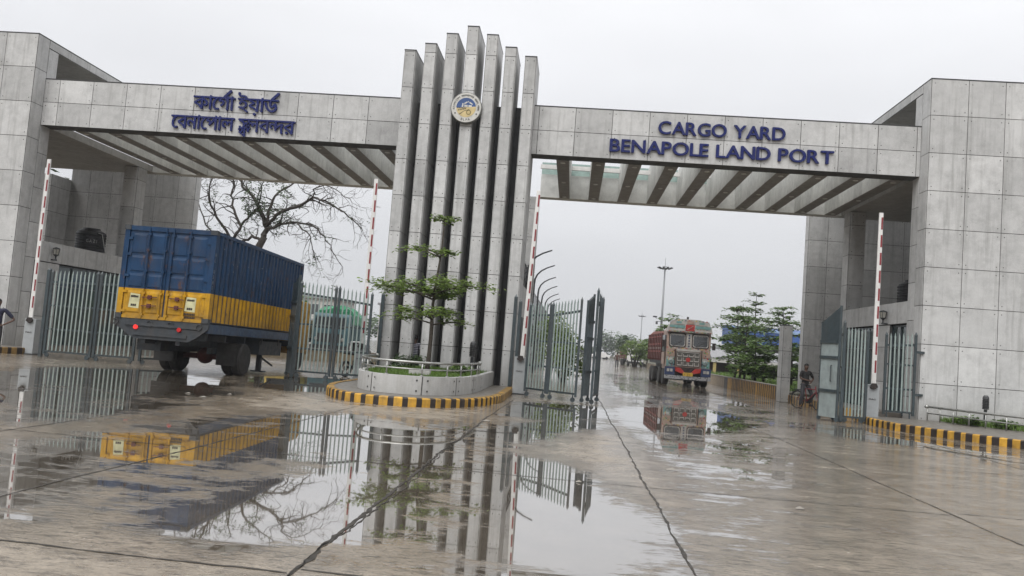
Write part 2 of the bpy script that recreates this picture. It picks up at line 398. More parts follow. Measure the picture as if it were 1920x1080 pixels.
    t.L(t.math('MULTIPLY', pud, .85), t.b.inputs['Coat Weight']); t.b.inputs['Coat IOR'].default_value = 2.2; t.b.inputs['Coat Roughness'].default_value = .01
    grit = t.math('MULTIPLY', t.math('ADD', t.noise(14, (.6, 1.6, 1), 4, .7), t.math('MULTIPLY', mid, .8)), t.math('SUBTRACT', 1.0, t.math('MULTIPLY', pud, .992)))
    rip = t.math('MULTIPLY', t.noise(5, (.7, 1.5, 1), 2), t.math('MULTIPLY', pud, .012))
    t.bump(t.math('ADD', grit, rip), .5, .014)
    me.materials.append(t.m); ob = bpy.data.objects.new('ground', me); COL.objects.link(ob); ob['kind'] = 'structure'
wet_ground()

TAR = plain('joint_tar', (.04, .034, .027), .5, var=.5, spec=.25)
def joints():
    mb = MB()
    def line(a, b, w=.035, wob=.015):
        a, b = Vector((*a, .004)), Vector((*b, .004)); d = (b-a); L = d.length; d.normalize(); n = Vector((-d.y, d.x, 0))
        k = max(2, int(L/.07)); vs = []; off = 0
        for i in range(k+1):
            off = off*.92+random.gauss(0, wob*.25); ww = w*(.25+random.random()*.85)
            p = a+d*(L*i/k)+n*off; vs += [p-n*ww/2, p+n*ww/2]
        mb.add(vs, [(2*i, 2*i+1, 2*i+3, 2*i+2) for i in range(k)])
    for x in (-17.1, -13.9, -10.8, -7.3, -4.75): line((x, 2), (x+.15, 18.6 if x < -4 else 26), .03)
    for x in (-20.4,): line((x, 2), (x, 26), .03)
    line((-1.75, 2.5), (-1.72, 18.2), .05, .03); line((-1.71, 3.5), (-1.70, 14), .02, .05)
    line((-1.72, 18.2), (-1.6, 24.5), .03)
    line((1.04, 3), (1.03, 60), .036, .02); line((4.62, 3), (4.8, 60), .034); line((8.0, 3), (9.15, 25.8), .034)
    for y in (5.46, 10.35, 15.3, 20.2, 25.0):
        z = [-24]+[-20.4, -17.1, -13.9, -10.8, -7.3, -4.75, -1.72, 1.04, 4.7, 8.1]+[16]
        for a, b in zip(z, z[1:]):
            if y > 18.5 and -7 < (a+b)/2 < -1.75: continue
            j = random.uniform(-.12, .12); line((a+.03, y+j), (b-.03, y+random.uniform(-.12, .12)), .03)
    for y in (34, 40, 46, 53, 60):
        line((1.1, y), (4.7, y), .04); line((4.85, y), (9.2, y), .04); line((-19, y), (-7, y), .04)
    o = mb.build('ground_joints', TAR); o['kind'] = 'structure'
joints()

# ------------------------------------------------------------------ gate towers
def MX(x, side): return x if side > 0 else -8.85-x
def tower(side):
    lab = ('tall panelled concrete gate tower at the right end, beside the English lettering' if side > 0 else
           'tall panelled concrete gate tower at the left end, behind the barrier nearest the left edge')
    root = thing('gate_tower', lab, 'gate tower', (MX(13.5, side), 28.7, 0), 0, 'concrete gate towers')
    inv = Matrix.Translation((-MX(13.5, side), -28.7, 0))
    def blk(name, x0, x1, y0, y1, z0, z1, mats=PM, **kw):
        a, b = sorted((MX(x0, side), MX(x1, side))); mb = MB(); mb.M = inv
        f = dict(kw)
        if side < 0:
            f['left'], f['right'] = kw.get('right', False), kw.get('left', False)
            if 'ph' in f: f['ph'] = MX(f['ph'], side)
        panel_block(mb, a, b, y0, y1, z0, z1, **f); return mb.build(name, mats, root)
    blk('front_slab', 11.5, 19.5, 28.3, 28.93, 0, 11.68, left=True, ph=12.72)
    blk('pier', 11.5, 12.2, 28.94, 29.5, 0, 11.36, left=True, front=False, cope=False, zs=[0, .9, 2.2, 3.5, 4.8, 6.1, 7.4, 8.7, 10.0, 11.36], ys=[28.94, 29.5])
    blk('roof_slab', 11.5, 19.5, 28.94, 41.6, 11.38, 11.68, left=True, front=False, ys=steps(28.94, 41.6, 1.3), cope=True, zs=[11.38, 11.68])
    mb = MB(); mb.M = inv; a, b = sorted((MX(11.52, side), MX(19.5, side))); mb.box(a, b, 28.96, 41.58, 11.365, 11.378); mb.build('soffit', CONC2, root)
    blk('column', 11.5, 12.15, 36.0, 36.75, 4.2, 8.43, left=True, cope=False)
    blk('rear_wall', 11.15, 17.9 if side < 0 else 19.5, 41.0, 41.55, 0, 9.3, left=True, cope=False, ph=11.15+.92)
    mb = MB(); mb.M = inv; a, b = sorted((MX(11.52, side), MX(18.0, side)))
    mb.box(a, b, 29.65, 37.85, 8.46, 8.75); mb.build('ceiling_slab', CONC2, root)
    if side < 0: blk('side_wall', 17.9, 18.4, 39.4, 40.98, 0, 8.44, left=True, cope=False)
    else: blk('side_wall', 19.0, 19.5, 29.6, 40.98, 0, 8.44, left=True, cope=False, ys=steps(29.6, 40.98, 1.2))
    return root
tower(1); tower(-1)

# ------------------------------------------------------------------ guard houses
def guard(side):
    lab = ('low guard house with teal glass under the right tower' if side > 0 else 'low guard house with dark glass behind the left steel gate')
    cx = MX(13.6, side); root = thing('guard_house', lab, 'guard house', (cx, 33.3, 0), 0, 'guard houses under the towers')
    inv = Matrix.Translation((-cx, -33.3, 0))
    pier = (31.1, 32.6) if side > 0 else (29.75, 31.05)
    X = lambda x: MX(x, side)
    def bx(mb, x0, x1, *r, **k): a, b = sorted((X(x0), X(x1))); mb.box(a, b, *r, **k)
    mb = MB(); mb.M = inv
    bx(mb, 11.52, 17, 29.52, 37.6, 3.42, 4.18, mi=1)
    mb.panels((X(11.52), 0, 0), (0, 1, 0), (0, 0, 1), steps(29.52, 37.6, .8), [3.42, 4.2], (-side, 0, 0), holes=False, var=.04)
    mb.build('fascia', PM, root)
    mb = MB(); mb.M = inv
    bx(mb, 11.52, 12.0, pier[0], pier[1], 0, 3.40, mi=1)
    mb.panels((X(11.52), 0, 0), (0, 1, 0), (0, 0, 1), [pier[0], pier[1]], [0, 1.32, 2.6, 3.40], (-side, 0, 0), holes=False)
    mb.panels((0, pier[0], 0), (side, 0, 0), (0, 0, 1), [abs(X(11.52))*side*(1 if X(11.52)*side > 0 else -1), abs(X(12.0))*side*(1 if X(12.0)*side > 0 else -1)], [0, 1.32, 2.6, 3.40], (0, -1, 0), holes=False) if False else None
    mb.build('wall', PM, root)
    mb = MB(); mb.M = inv; bx(mb, 11.56, 17, 37.3, 37.6, 0, 3.40); bx(mb, 13.6, 17, 29.52, 29.8, 0, 3.40); bx(mb, 16.7, 17, 29.85, 37.25, 0, 3.40); mb.build('back_wall', CONC2, root)
    mb = MB(); mb.M = inv; bx(mb, 11.6, 16.9, 29.6, 37.2, .0, .18); mb.build('floor', KTOP, root)
    def pane(y0, y1):
        mb = MB(); mb.M = inv; bx(mb, 11.66, 11.68, y0+.03, y1-.03, .2, 3.38)
        gl = mb.build('window', GLASS, root)
        fr = MB(); fr.M = inv
        n = max(1, round((y1-y0)/1.0))
        for k in range(n+1):
            y = y0+.03+(y1-y0-.06)*k/n; bx(fr, 11.61, 11.655, y-.025, y+.025, .2, 3.38)
        for z in (.22, 2.55, 3.35):
            for k in range(n):
                ya = y0+.03+(y1-y0-.06)*k/n+.03; yb = y0+.03+(y1-y0-.06)*(k+1)/n-.03
                bx(fr, 11.615, 11.655, ya, yb, z-.025, z+.025)
        f = fr.build('frame', GATE_D, gl)
    pane(29.52, pier[0]); pane(pier[1], 37.3)
    return root
guard(1); guard(-1)

# ------------------------------------------------------------------ canopies spanning the two driveways
COFF = concrete('coffer_lit', (.70, .705, .68), .18)  # coffer faces lightened, the sky light on them put into the colour
RIBB = concrete('rib_soffit_shade', (.30, .285, .265), .1)  # rib undersides darkened, their shade put into the colour
LAMP = plain('downlight_white', (.75, .74, .7), .4)
def canopy(side):
    if side > 0: x0, x1, ctr, ph = -1.94, 11.49, [-.81+1.31*k for k in range(10)], -1.75
    else: x0, x1, ctr, ph = -20.34, -6.64, [-7.37-1.31*k for k in range(10)], -6.65
    lab = ('ribbed concrete canopy over the right driveway, carrying the English letters' if side > 0 else
           'ribbed concrete canopy over the left driveway, carrying the Bengali letters')
    cx = (x0+x1)/2; root = thing('gate_canopy', lab, 'canopy', (cx, 33, 8.44), 0, 'ribbed canopies of the gate')
    inv = Matrix.Translation((-cx, -33, -8.44))
    mb = MB(); mb.M = inv
    panel_block(mb, x0, x1, 28.95, 29.62, 8.44, 10.19, xs=steps(x0, x1, 1.31, ph), zs=[8.44, 9.32, 10.19]); mb.build('front_beam', PM, root)
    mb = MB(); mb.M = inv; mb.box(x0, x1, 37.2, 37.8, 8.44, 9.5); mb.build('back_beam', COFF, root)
    edges = sorted(ctr)
    for c in ctr:
        mb = MB(); mb.M = inv
        a, b = max(x0+.005, c-.225), min(x1-.005, c+.225)
        mb.box(a, b, 29.63, 37.19, 8.44, 10.0, 1)
        for s_, xf in ((-1, a), (1, b)):
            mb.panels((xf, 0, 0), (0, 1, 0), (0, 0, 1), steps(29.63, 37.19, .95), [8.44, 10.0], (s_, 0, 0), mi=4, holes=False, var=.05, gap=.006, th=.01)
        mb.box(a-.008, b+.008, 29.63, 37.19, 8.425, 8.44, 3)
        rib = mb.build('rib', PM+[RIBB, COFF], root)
        for y in (29.95, 33.5, 36.7):
            l = MB(); l.M = inv; l.lathe([(.0, 8.421), (.085, 8.421), (.1, 8.405), (.075, 8.398), (0, 8.398)], (c, y, 0), n=14); l.build('downlight', LAMP, rib, smooth=True)
    mb = MB(); mb.M = inv
    for y, z in ((36.2, 9.62), (36.9, 9.78), (35.2, 9.95)): mb.box(x0, x1, y-.06, y+.06, z-.09, z+.09)
    mb.build('purlin', WHITE, root)
    mb = MB(); mb.M = inv; mb.box(x0, x1, 37.45, 37.47, 9.5, 10.1); mb.build('clerestory', plain('green_glass', (.32, .42, .39), .2), root)
    return root
canopy(1); canopy(-1)

# ------------------------------------------------------------------ central fins, core and office behind
FIN = [(-6.65, -6.26, 11.76), (-5.93, -5.54, 12.03), (-5.19, -4.80, 12.43), (-4.46, -4.07, 12.73), (-3.75, -3.37, 12.46), (-3.06, -2.68, 12.04), (-2.34, -1.95, 11.74)]
def fins():
    root = thing('fin_monument', 'row of seven tall concrete fins rising between the two driveways', 'monument', (-4.3, 29, 0))
    inv = Matrix.Translation((4.3, -29, 0))
    for a, b, z in FIN:
        mb = MB(); mb.M = inv
        panel_block(mb, a, b, 28.3, 30.2, 0, z, left=True, right=True, xs=[a, b], ys=[28.3, 30.2]); mb.build('fin', PM, root)
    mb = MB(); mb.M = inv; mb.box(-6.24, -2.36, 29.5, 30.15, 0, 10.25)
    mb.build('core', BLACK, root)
    return root
fins()
def office():
    root = thing('gate_office', 'narrow concrete office block behind the central fins', 'office', (-4.3, 34, 0))
    inv = Matrix.Translation((4.3, -34, 0))
    mb = MB(); mb.M = inv
    panel_block(mb, -6.6, -2.0, 30.3, 37.1, 0, 3.9, left=True, right=True, front=False, ys=steps(30.3, 37.1, 1.3)); mb.build('wall', PM, root)
    for x in (-2.42, -6.62):
        mb = MB(); mb.M = inv; panel_block(mb, x, x+.46, 37.15, 37.75, 0, 8.42, left=True, right=True, xs=[x, x+.46], cope=False); mb.build('column', PM, root)
    mb = MB(); mb.M = inv; mb.box(-1.975, -1.955, 31.2, 32.5, .1, 2.7); mb.build('door', DARK, root)
    mb = MB(); mb.M = inv
    for z in (4.35, 4.6, 4.9): mb.tube([(-2.1, 30.5, z), (-2.1, 36.9, z)], .022, 6)
    for k in range(8): mb.tube([(-2.1, 30.5+k*.91, 3.93), (-2.1, 30.5+k*.91, 4.9)], .025, 6)
    mb.build('roof_railing', DARK, root, True)
office()

# ------------------------------------------------------------------ lettering
def glyph(ch, off=.018, res=4):
    """solid letter shape; overlapping outlines are filled one by one"""
    c = bpy.data.curves.new('g', 'FONT'); c.body = ch; c.size = 1; c.resolution_u = res
    o = bpy.data.objects.new('g', c); COL.objects.link(o); bpy.context.view_layer.update()
    dg = bpy.context.evaluated_depsgraph_get(); cu = o.evaluated_get(dg).to_curve(dg)
    polys = []
    for sp in cu.splines:
        if sp.type != 'BEZIER' or len(sp.bezier_points) < 2:
            pts = [(p.co.x, p.co.y) for p in sp.points]
        else:
            bp = sp.bezier_points; pts = []
            for a, b in zip(bp, list(bp[1:])+[bp[0]]):
                for k in range(res):
                    t = k/res; u = 1-t
                    q = a.co*u**3+a.handle_right*3*u*u*t+b.handle_left*3*u*t*t+b.co*t**3; pts.append((q.x, q.y))
        cl = []
        for p in pts:
            if not cl or math.dist(p, cl[-1]) > 1e-4: cl.append(p)
        if len(cl) > 2 and math.dist(cl[0], cl[-1]) < 1e-4: cl.pop()
        if len(cl) > 2: polys.append(cl)
    o.evaluated_get(dg).to_curve_clear(); bpy.data.objects.remove(o); bpy.data.curves.remove(c)
    vs, fs = [], []
    if polys:
        from mathutils.geometry import delaunay_2d_cdt
        P, Eg = [], []
        for Q in polys:
            b = len(P); P += [Vector(q) for q in Q]; Eg += [(b+k, b+(k+1) % len(Q)) for k in range(len(Q))]
        V, _e, F, *_ = delaunay_2d_cdt(P, Eg, [], 0, 1e-5)
        def wind(x, y):
            w = 0
            for Q in polys:
                for a, b in zip(Q, Q[1:]+Q[:1]):
                    if a[1] <= y < b[1] and (b[0]-a[0])*(y-a[1])-(x-a[0])*(b[1]-a[1]) > 0: w += 1
                    elif b[1] <= y < a[1] and (b[0]-a[0])*(y-a[1])-(x-a[0])*(b[1]-a[1]) < 0: w -= 1
            return w
        keep = [f for f in F if wind(sum(V[i].x for i in f)/len(f), sum(V[i].y for i in f)/len(f))]
        n = len(V); vs = [(v.x, v.y, .5) for v in V]+[(v.x, v.y, -.5) for v in V]; ec = {}
        for f in keep:
            fs += [tuple(f), tuple(n+i for i in reversed(f))]
            for a, b in zip(f, list(f[1:])+[f[0]]): ec[(a, b)] = 1
        for a, b in ec:
            if (b, a) not in ec: fs.append((a, n+a, n+b, b))
    xs = [v[0] for v in vs] or [0]
    return vs, fs, min(xs), max(xs)
_gc = {}
def G(ch, off=.018):
    if (ch, off) not in _gc: _gc[ch, off] = glyph(ch, off)
    return _gc[ch, off]
def put(mb, ch, x, z, sx, sz, y0, th, off=.018, shear=0, mi=None, dy=0):
    """glyph left edge at x, baseline z; front face at y0, thickness th"""
    vs, fs, a, b = G(ch, off)
    mb.add([(x+(vx-a)*sx+shear*vy*sz, y0+(.5-vz)*th, z+(vy+dy)*sz) for vx, vy, vz in vs], fs, mi)
    return (b-a)*sx
def word_line(name, text, xl, xr, z, h, y0, th, parent, inv, mat, off=0, gap=.085):
    x = 0; words = [[]]
    for ch in text:
        if ch == ' ': x += .30; words.append([]); continue
        vs, fs, a, b = G(ch, off); words[-1].append((ch, x)); x += (b-a)+gap-(.05 if ch in 'AYLVT' else 0)
    tot = x-gap; s = (xr-xl)/tot
    for wd in words:
        mb = MB(); mb.M = inv
        for ch, p in wd:
            for k_, (ox, oz) in enumerate(((0, 0), (.022, 0), (-.022, 0), (0, .016), (0, -.016))): put(mb, ch, xl+p*s+ox*s, z+oz*h, s, h/.73, y0+.0009*k_, th, 0)
        mb.build(name, mat, parent)
def english():
    root = thing('sign_lettering', 'raised blue English letters on the right beam reading CARGO YARD BENAPOLE LAND PORT', 'sign lettering', (4.7, 28.85, 9.2))
    inv = Matrix.Translation((-4.7, -28.85, -9.2))
    word_line('word', 'CARGO YARD', 2.50, 6.87, 9.42, .48, 28.84, .07, root, inv, BLUE)
    word_line('word', 'BENAPOLE LAND PORT', .84, 8.51, 8.69, .48, 28.84, .07, root, inv, BLUE)
english()
def bengali():
    root = thing('sign_lettering', 'raised blue Bengali letters in two lines on the left beam', 'sign lettering', (-12.9, 28.85, 9.2))
    inv = Matrix.Translation((12.9, -28.85, -9.2))
    OFF = 0; y0, th = 28.84, .07
    def run(mb, items, xl, xr, zm, h):
        """items: glyph, (scale, raise), 'R' = reph hook over the last glyph"""
        H = .66; x = 0; pos = []
        for it in items:
            ch, sc, dy, ov = it if isinstance(it, tuple) else (it, 1, 0, 0)
            if ch == 'R': pos.append(('R', x, 1, 0)); continue
            vs, fs, a, b = G(ch, OFF); x -= ov; pos.append((ch, x, sc, dy)); x += (b-a)*sc-.055
        s = (xr-xl)/x; zs = h/H
        for gi, (ch, p, sc, dy) in enumerate(pos):
            if ch == 'R':
                q = [(-.30, .60), (-.22, .60), (.10, .93), (.06, 1.0), (-.02, .98), (-.34, .66)]
                mb.prism([(xl+(p+u)*s, zm+v*zs) for u, v in q], y0, y0+th, 'y')
            else:
                for k_, (ox, oz) in enumerate(((0, 0), (.016, 0), (-.016, 0), (0, .010), (0, -.010))):
                    put(mb, ch, xl+p*s+ox*s, zm+oz*zs, s*sc, zs*sc, y0+.0009*k_+.0052*(gi % 2), th, 0, dy=dy)
    for items, xl, xr, zm, mx in ((['ক', 'া', 'ে', 'গ', 'R', 'া'], -14.50, -12.98, 9.38, -14.50), (['ই', ('য়', 1, 0, -.02), 'া', 'ড', 'R'], -12.82, -11.34, 9.38, -12.46),
                                  (['ে', 'ব', 'ন', 'া', 'ে', 'প', 'া', 'ল'], -15.27, -12.92, 8.62, -15.15),
                                  ([('স', 1, 0, 0), ('থ', .72, -.34, .62), 'ল', 'ব', ('ন', .8, .16, 0), ('দ', 1, 0, .22), 'র'], -12.72, -10.64, 8.62, -12.72)):
        mb = MB(); mb.M = inv; run(mb, items, xl, xr, zm, .50); mb.box(mx, xr-.01, y0-.0015, y0+th, zm+.42, zm+.48); mb.build('word', BLUE, root)
bengali()
def emblem():
    cx, cz, r, y = -4.27, 9.75, .535, 28.10
    root = thing('round_emblem', 'round white emblem with blue and tan picture mounted on the fins', 'emblem', (cx, y, cz))
    EW = plain('emblem_white', (.62, .61, .57), .4); EB = plain('emblem_blue', (.035, .085, .24), .4); ET = plain('emblem_tan', (.62, .49, .24), .4); EK = plain('emblem_black', (.02, .02, .02), .5)
    ER = plain('emblem_rim', (.17, .17, .16), .4)
    mb = MB(); mb.lathe([(0, .17), (r, .17), (r+.02, .15), (r+.02, .03), (r, .01), (0, .01)], (0, 0, 0), 'y', 48); mb.build('rim', ER, root)
    mb = MB(); mb.lathe([(0, .008), (r-.012, .008), (r-.012, -.004), (0, -.004)], (0, 0, 0), 'y', 48); mb.build('disc', EW, root)
    ri = .345
    def arc(a0, a1, rr=ri, n=24): return [(rr*math.cos(R(a0+(a1-a0)*k/n)), rr*math.sin(R(a0+(a1-a0)*k/n))) for k in range(n+1)]
    mb = MB()
    mb.prism(arc(8, 184), -.012, -.006, 'y', 0)                                   # blue sky
    mb.prism(arc(184, 368), -.012, -.006, 'y', 1)                                 # tan ground
    for q in ([(-.16, .0), (-.15, .0), (-.10, .03), (-.10, .14), (-.14, .15)], [(-.07, .10), (.03, .17), (.03, .22), (-.07, .16)], [(.05, .17), (.08, .20), (.08, .24), (.05, .22)], [(.10, .16), (.22, .10), (.22, .14), (.11, .21)], [(-.07, .02), (.05, .02), (.05, .09), (-.07, .09)], [(.08, .02), (.2, .02), (.2, .08), (.08, .09)]):
        mb.prism(q, -.017, -.0125, 'y', 2)
    for k in range(6):                                                            # dark stripes of the road on the left
        x = -.31+k*.055; mb.prism([(x, -.04-k*.004), (x+.035, -.035), (x+.05, -.01), (x+.01, -.01)], -.017, -.0125, 'y', 3)
        if k < 5: mb.prism([(x+.03, -.12+k*.012), (x+.06, -.115+k*.012), (x+.08, -.075+k*.008), (x+.045, -.08+k*.008)], -.017, -.0125, 'y', 3)
    mb.prism([(-.24, -.25), (-.05, -.11), (.12, -.06), (.12, -.075), (-.05, -.125), (-.22, -.262)], -.017, -.0125, 'y', 3)
    for k in range(20):                                                           # ring
        a0, a1 = 2*math.pi*k/20, 2*math.pi*(k+1)/20
        mb.prism([(.10+ra*math.cos(a), -.17+ra*math.sin(a)) for ra, a in ((.062, a0), (.085, a0), (.085, a1), (.062, a1))], -.018, -.0125, 'y', 4)
    mb.build('picture', [EB, ET, EW, EK, plain('emblem_olive', (.16, .13, .03), .5)], root)
    mb = MB()
    def arctext(tx, a0, a1, rad, sz, up=1):
        n = len(tx)
        for k, ch in enumerate(tx):
            if ch == ' ': continue
            a = R(a0+(a1-a0)*(k+.5)/n); vs, fs, xa, xb = G(ch, .0)
            cx_, cz_ = rad*math.cos(a), rad*math.sin(a); t_ = a-math.pi/2 if up > 0 else a+math.pi/2
            mb.add([(cx_+((vx-(xa+xb)/2)*math.cos(t_)-(vy-.33)*math.sin(t_))*sz, -.008-vz*.006, cz_+((vx-(xa+xb)/2)*math.sin(t_)+(vy-.33)*math.cos(t_))*sz) for vx, vy, vz in vs], fs)
    arctext('বাংলােদশ স্থলবন্দর কর্তৃপক্ষ'.replace('্', ''), 192, -12, .43, .105)
    arctext('BLPA', 248, 292, .435, .12, -1)
    for a in (210, 330): mb.lathe([(0, -.014), (.026, -.014), (.026, -.006), (0, -.006)], (.43*math.cos(R(a)), 0, .43*math.sin(R(a))), 'y', 10)
    mb.build('inscription', EK, root)
emblem()

# ------------------------------------------------------------------ kerbs, islands, planter
def kerb_ring(mb, pts, h=.2, w=.18, st=.17, closed=False, z=0.0):
    """striped kerb stones along a line, outer face on the line; slots 0 yellow 1 black"""
    P = [Vector((*p, 0)) for p in pts]; seg = []
    fine = []
    for a, b in zip(P, P[1:]):
        n = max(1, int((b-a).length/.06))
        fine += [a.lerp(b, k/n) for k in range(n)]
    fine.append(P[-1])
    d = [0]
    for a, b in zip(fine, fine[1:]): d.append(d[-1]+(b-a).length)
    nrm = []
    for i in range(len(fine)):
        t = (fine[min(i+1, len(fine)-1)]-fine[max(0, i-1)]).normalized(); nrm.append(Vector((-t.y, t.x, 0)))
    i = 0; k = 0; jit = 0
    while i < len(fine)-1:
        j = i+1
        while j < len(fine)-1 and d[j] < (k+1)*st: j += 1
        a = fine[i:j+1]; b = [p+n*w for p, n in zip(fine[i:j+1], nrm[i:j+1])]
        m = len(a); c = .025
        vs = []
        for p, q in zip(a, b):
            t_ = (q-p).normalized()
            vs += [(p.x, p.y, z), (p.x, p.y, z+h-c), (p.x+t_.x*c, p.y+t_.y*c, z+h), (q.x, q.y, z+h)]
        fs = [(4*r+s_, 4*r+4+s_, 4*r+5+s_, 4*r+1+s_) for r in range(m-1) for s_ in range(3)]
        fs += [(3, 2, 1, 0), (4*m-4, 4*m-3, 4*m-2, 4*m-1)]
        mb.add(vs, fs, k % 2, random.gauss(0, .12)); k += 1; i = j
def sellipse(cx, cy, rx, ry, a0, a1, n, e=2.0):
    o = []
    for k in range(n+1):
        a = R(a0+(a1-a0)*k/n); c, s = math.cos(a), math.sin(a)
        o.append((cx+rx*math.copysign(abs(c)**(2/e), c), cy+ry*math.copysign(abs(s)**(2/e), s)))
    return o
def centre_island():
    root = thing('kerb_island', 'rounded raised island edged with yellow and black kerb before the fins', 'traffic island', (-4.2, 24, 0))
    inv = Matrix.Translation((4.2, -24, 0))
    line = [(-6.55, 28.2)]+sellipse(-4.2, 23.6, 2.36, 4.72, 180, 360, 40, 2.1)+[(-1.86, 28.2)]
    mb = MB(); mb.M = inv; kerb_ring(mb, line, .21); mb.build('kerb', [YEL, KBLK], root)
    mb = MB(); mb.M = inv
    inn = [(-6.38, 28.25)]+sellipse(-4.2, 23.6, 2.19, 4.55, 180, 360, 40, 2.1)+[(-2.03, 28.25)]
    mb.prism(inn, 0, .196); mb.build('paving', PAVE, root)
    # planter wall
    pr = thing('round_planter', 'low curved concrete planter of grass with a steel rail on the kerbed island', 'planter', (-4.2, 24, .2))
    out = [(-5.85, 28.2)]+sellipse(-4.2, 24.3, 1.62, 4.15, 180, 360, 44, 2.5)+[(-2.58, 28.2)]
    def shrink(poly, d):
        o = []
        for i, p in enumerate(poly):
            a, b = Vector(poly[max(0, i-1)]), Vector(poly[min(len(poly)-1, i+1)]); t = (b-a).normalized(); o.append((p[0]-t.y*d, p[1]+t.x*d))
        return o
    inp = shrink(out, .16); z0, z1 = .2, .66
    mb = MB(); mb.M = Matrix.Translation((4.2, -24, -.2))
    d = 0; vs = []; fs = []; cuts = []; last = 0; tint = 0
    for i in range(len(out)-1):
        (ax, ay), (bx_, by), (cx, cy), (dx, dy) = out[i], out[i+1], inp[i+1], inp[i]
        mb.add([(ax, ay, z0), (bx_, by, z0), (bx_, by, z1), (ax, ay, z1), (dx, dy, z1), (cx, cy, z1), (dx, dy, z0), (cx, cy, z0)],
               [(0, 1, 2, 3), (3, 2, 5, 4), (4, 5, 7, 6)], 0, tint)
        L = math.hypot(bx_-ax, by-ay); d += L
        if d-last > 1.25:
            last = d; tint = random.gauss(0, .05); t = Vector((bx_-ax, by-ay)).normalized()
            n = Vector((t.y, -t.x))
            for e_, w_ in ((0, .014),):
                p = Vector((bx_, by))+n*.004
                mb.add([(p.x-t.x*w_, p.y-t.y*w_, z0), (p.x+t.x*w_, p.y+t.y*w_, z0), (p.x+t.x*w_, p.y+t.y*w_, z1), (p.x-t.x*w_, p.y-t.y*w_, z1)], [(0, 1, 2, 3)], 1)
            for sg in (-.14, .14):
                for zz in (.30, .56):
                    c = Vector((bx_, by))+t*sg+n*.012; mb.add([(c.x+t.x*.026*math.cos(q*math.pi/4), c.y+t.y*.026*math.cos(q*math.pi/4), zz+.026*math.sin(q*math.pi/4)) for q in range(8)], [tuple(range(8))], 1)
    mb.build('wall', PM, pr)
    mb = MB(); mb.M = Matrix.Translation((4.2, -24, -.2)); mb.prism(inp, .2, .58); mb.build('soil_bed', SOIL, pr)
    # stainless rail
    mid = shrink(out, .08); mb = MB(); mb.M = Matrix.Translation((4.2, -24, -.2))
    rl = [p for p in mid if p[1] < 27.2]
    pts = []
    for p, q in zip(rl, rl[1:]):
        n = max(1, int(math.hypot(q[0]-p[0], q[1]-p[1])/.3)); pts += [(p[0]+(q[0]-p[0])*k/n, p[1]+(q[1]-p[1])*k/n) for k in range(n)]
    pts.append(rl[-1])
    mb.tube([(x, y, 1.0) for x, y in pts], .03, 8); mb.tube([(x, y, .83) for x, y in pts], .018, 8)
    acc = 9
    for i, (x, y) in enumerate(pts):
        if i: acc += math.hypot(x-pts[i-1][0], y-pts[i-1][1])
        if acc > .78 or i == len(pts)-1: mb.tube([(x, y, .66), (x, y, .99)], .02, 8); mb.lathe([(0, .66), (.05, .66), (.05, .68), (0, .68)], (x, y, 0), n=10); acc = 0
    for x, y in (pts[0], pts[-1]): mb.lathe([(0, .94), (.04, .95), (.062, 1.0), (.04, 1.05), (0, 1.06)], (x, y, 0), n=12)
    mb.build('rail', STEEL, pr, True)
    # grass in the planter (uncountable)
    g = MB(); bb = [p for p in inp]
    def inside(x, y):
        ins = False; n = len(bb)
        for i in range(n):
            (ax, ay), (bx_, by) = bb[i], bb[i-1]
            if (ay > y) != (by > y) and x < (bx_-ax)*(y-ay)/(by-ay)+ax: ins = not ins
        return ins
    k = 0
    while k < 9000:
        x, y = random.uniform(-5.8, -2.6), 20.1+8*random.random()**1.3
        if not inside(x, y): continue
        k += 1; h = random.uniform(.05, .16); a = random.random()*6.28; w = .012; l = random.uniform(-.06, .06); l2 = random.uniform(-.06, .06)
        g.add([(x-w*math.cos(a), y-w*math.sin(a), .58), (x+w*math.cos(a), y+w*math.sin(a), .58), (x+l, y+l2, .58+h)], [(0, 1, 2)], 0, random.gauss(0, .2))
    tag(g.build('planter_grass', GRASS), kind='stuff')
centre_island()

def side_islands():
    root = thing('kerb_island', 'raised kerbed strip with yellow and black kerb beneath the right tower', 'traffic island', (12, 25, 0))
    inv = Matrix.Translation((-12, -25, 0))
    line = [(9.42, 28.2), (9.32, 26.6), (9.34, 25.9), (9.46, 24.8), (9.85, 24.0), (10.3, 23.25), (10.86, 22.42), (11.4, 21.72), (12.5, 20.4), (14.5, 18.2)]
    mb = MB(); mb.M = inv; kerb_ring(mb, line, .215, .17, .17); mb.build('kerb', [YEL, KBLK], root)
    mb = MB(); mb.M = inv
    inn = [(p[0]+(.165 if i < 4 else .12), p[1]+(0 if i < 3 else .12)) for i, p in enumerate(line)]
    mb.prism(inn+[(20, 18.2), (20, 28.25)], 0, .205); mb.build('paving', PAVE, root)
    root = thing('kerb_island', 'dirty kerbed strip at the left edge under the left tower', 'traffic island', (-20, 25.5, 0))
    inv = Matrix.Translation((20, -25.5, 0))
    line = [(-24, 25.6), (-20.4, 25.9), (-19.3, 26.3), (-18.8, 27.2), (-18.75, 28.2)]
    mb = MB(); mb.M = inv; kerb_ring(mb, line, .22, .18, .17); mb.build('kerb', [plain('old_kerb_yellow', (.26, .16, .05), .6, dirt=.7), KBLK], root)
    mb = MB(); mb.M = inv; mb.prism([(-24, 25.75), (-20.45, 26.05), (-19.4, 26.45), (-18.97, 27.25), (-18.92, 28.25), (-24, 28.25)], 0, .205); mb.build('paving', PAVE, root)
side_islands()

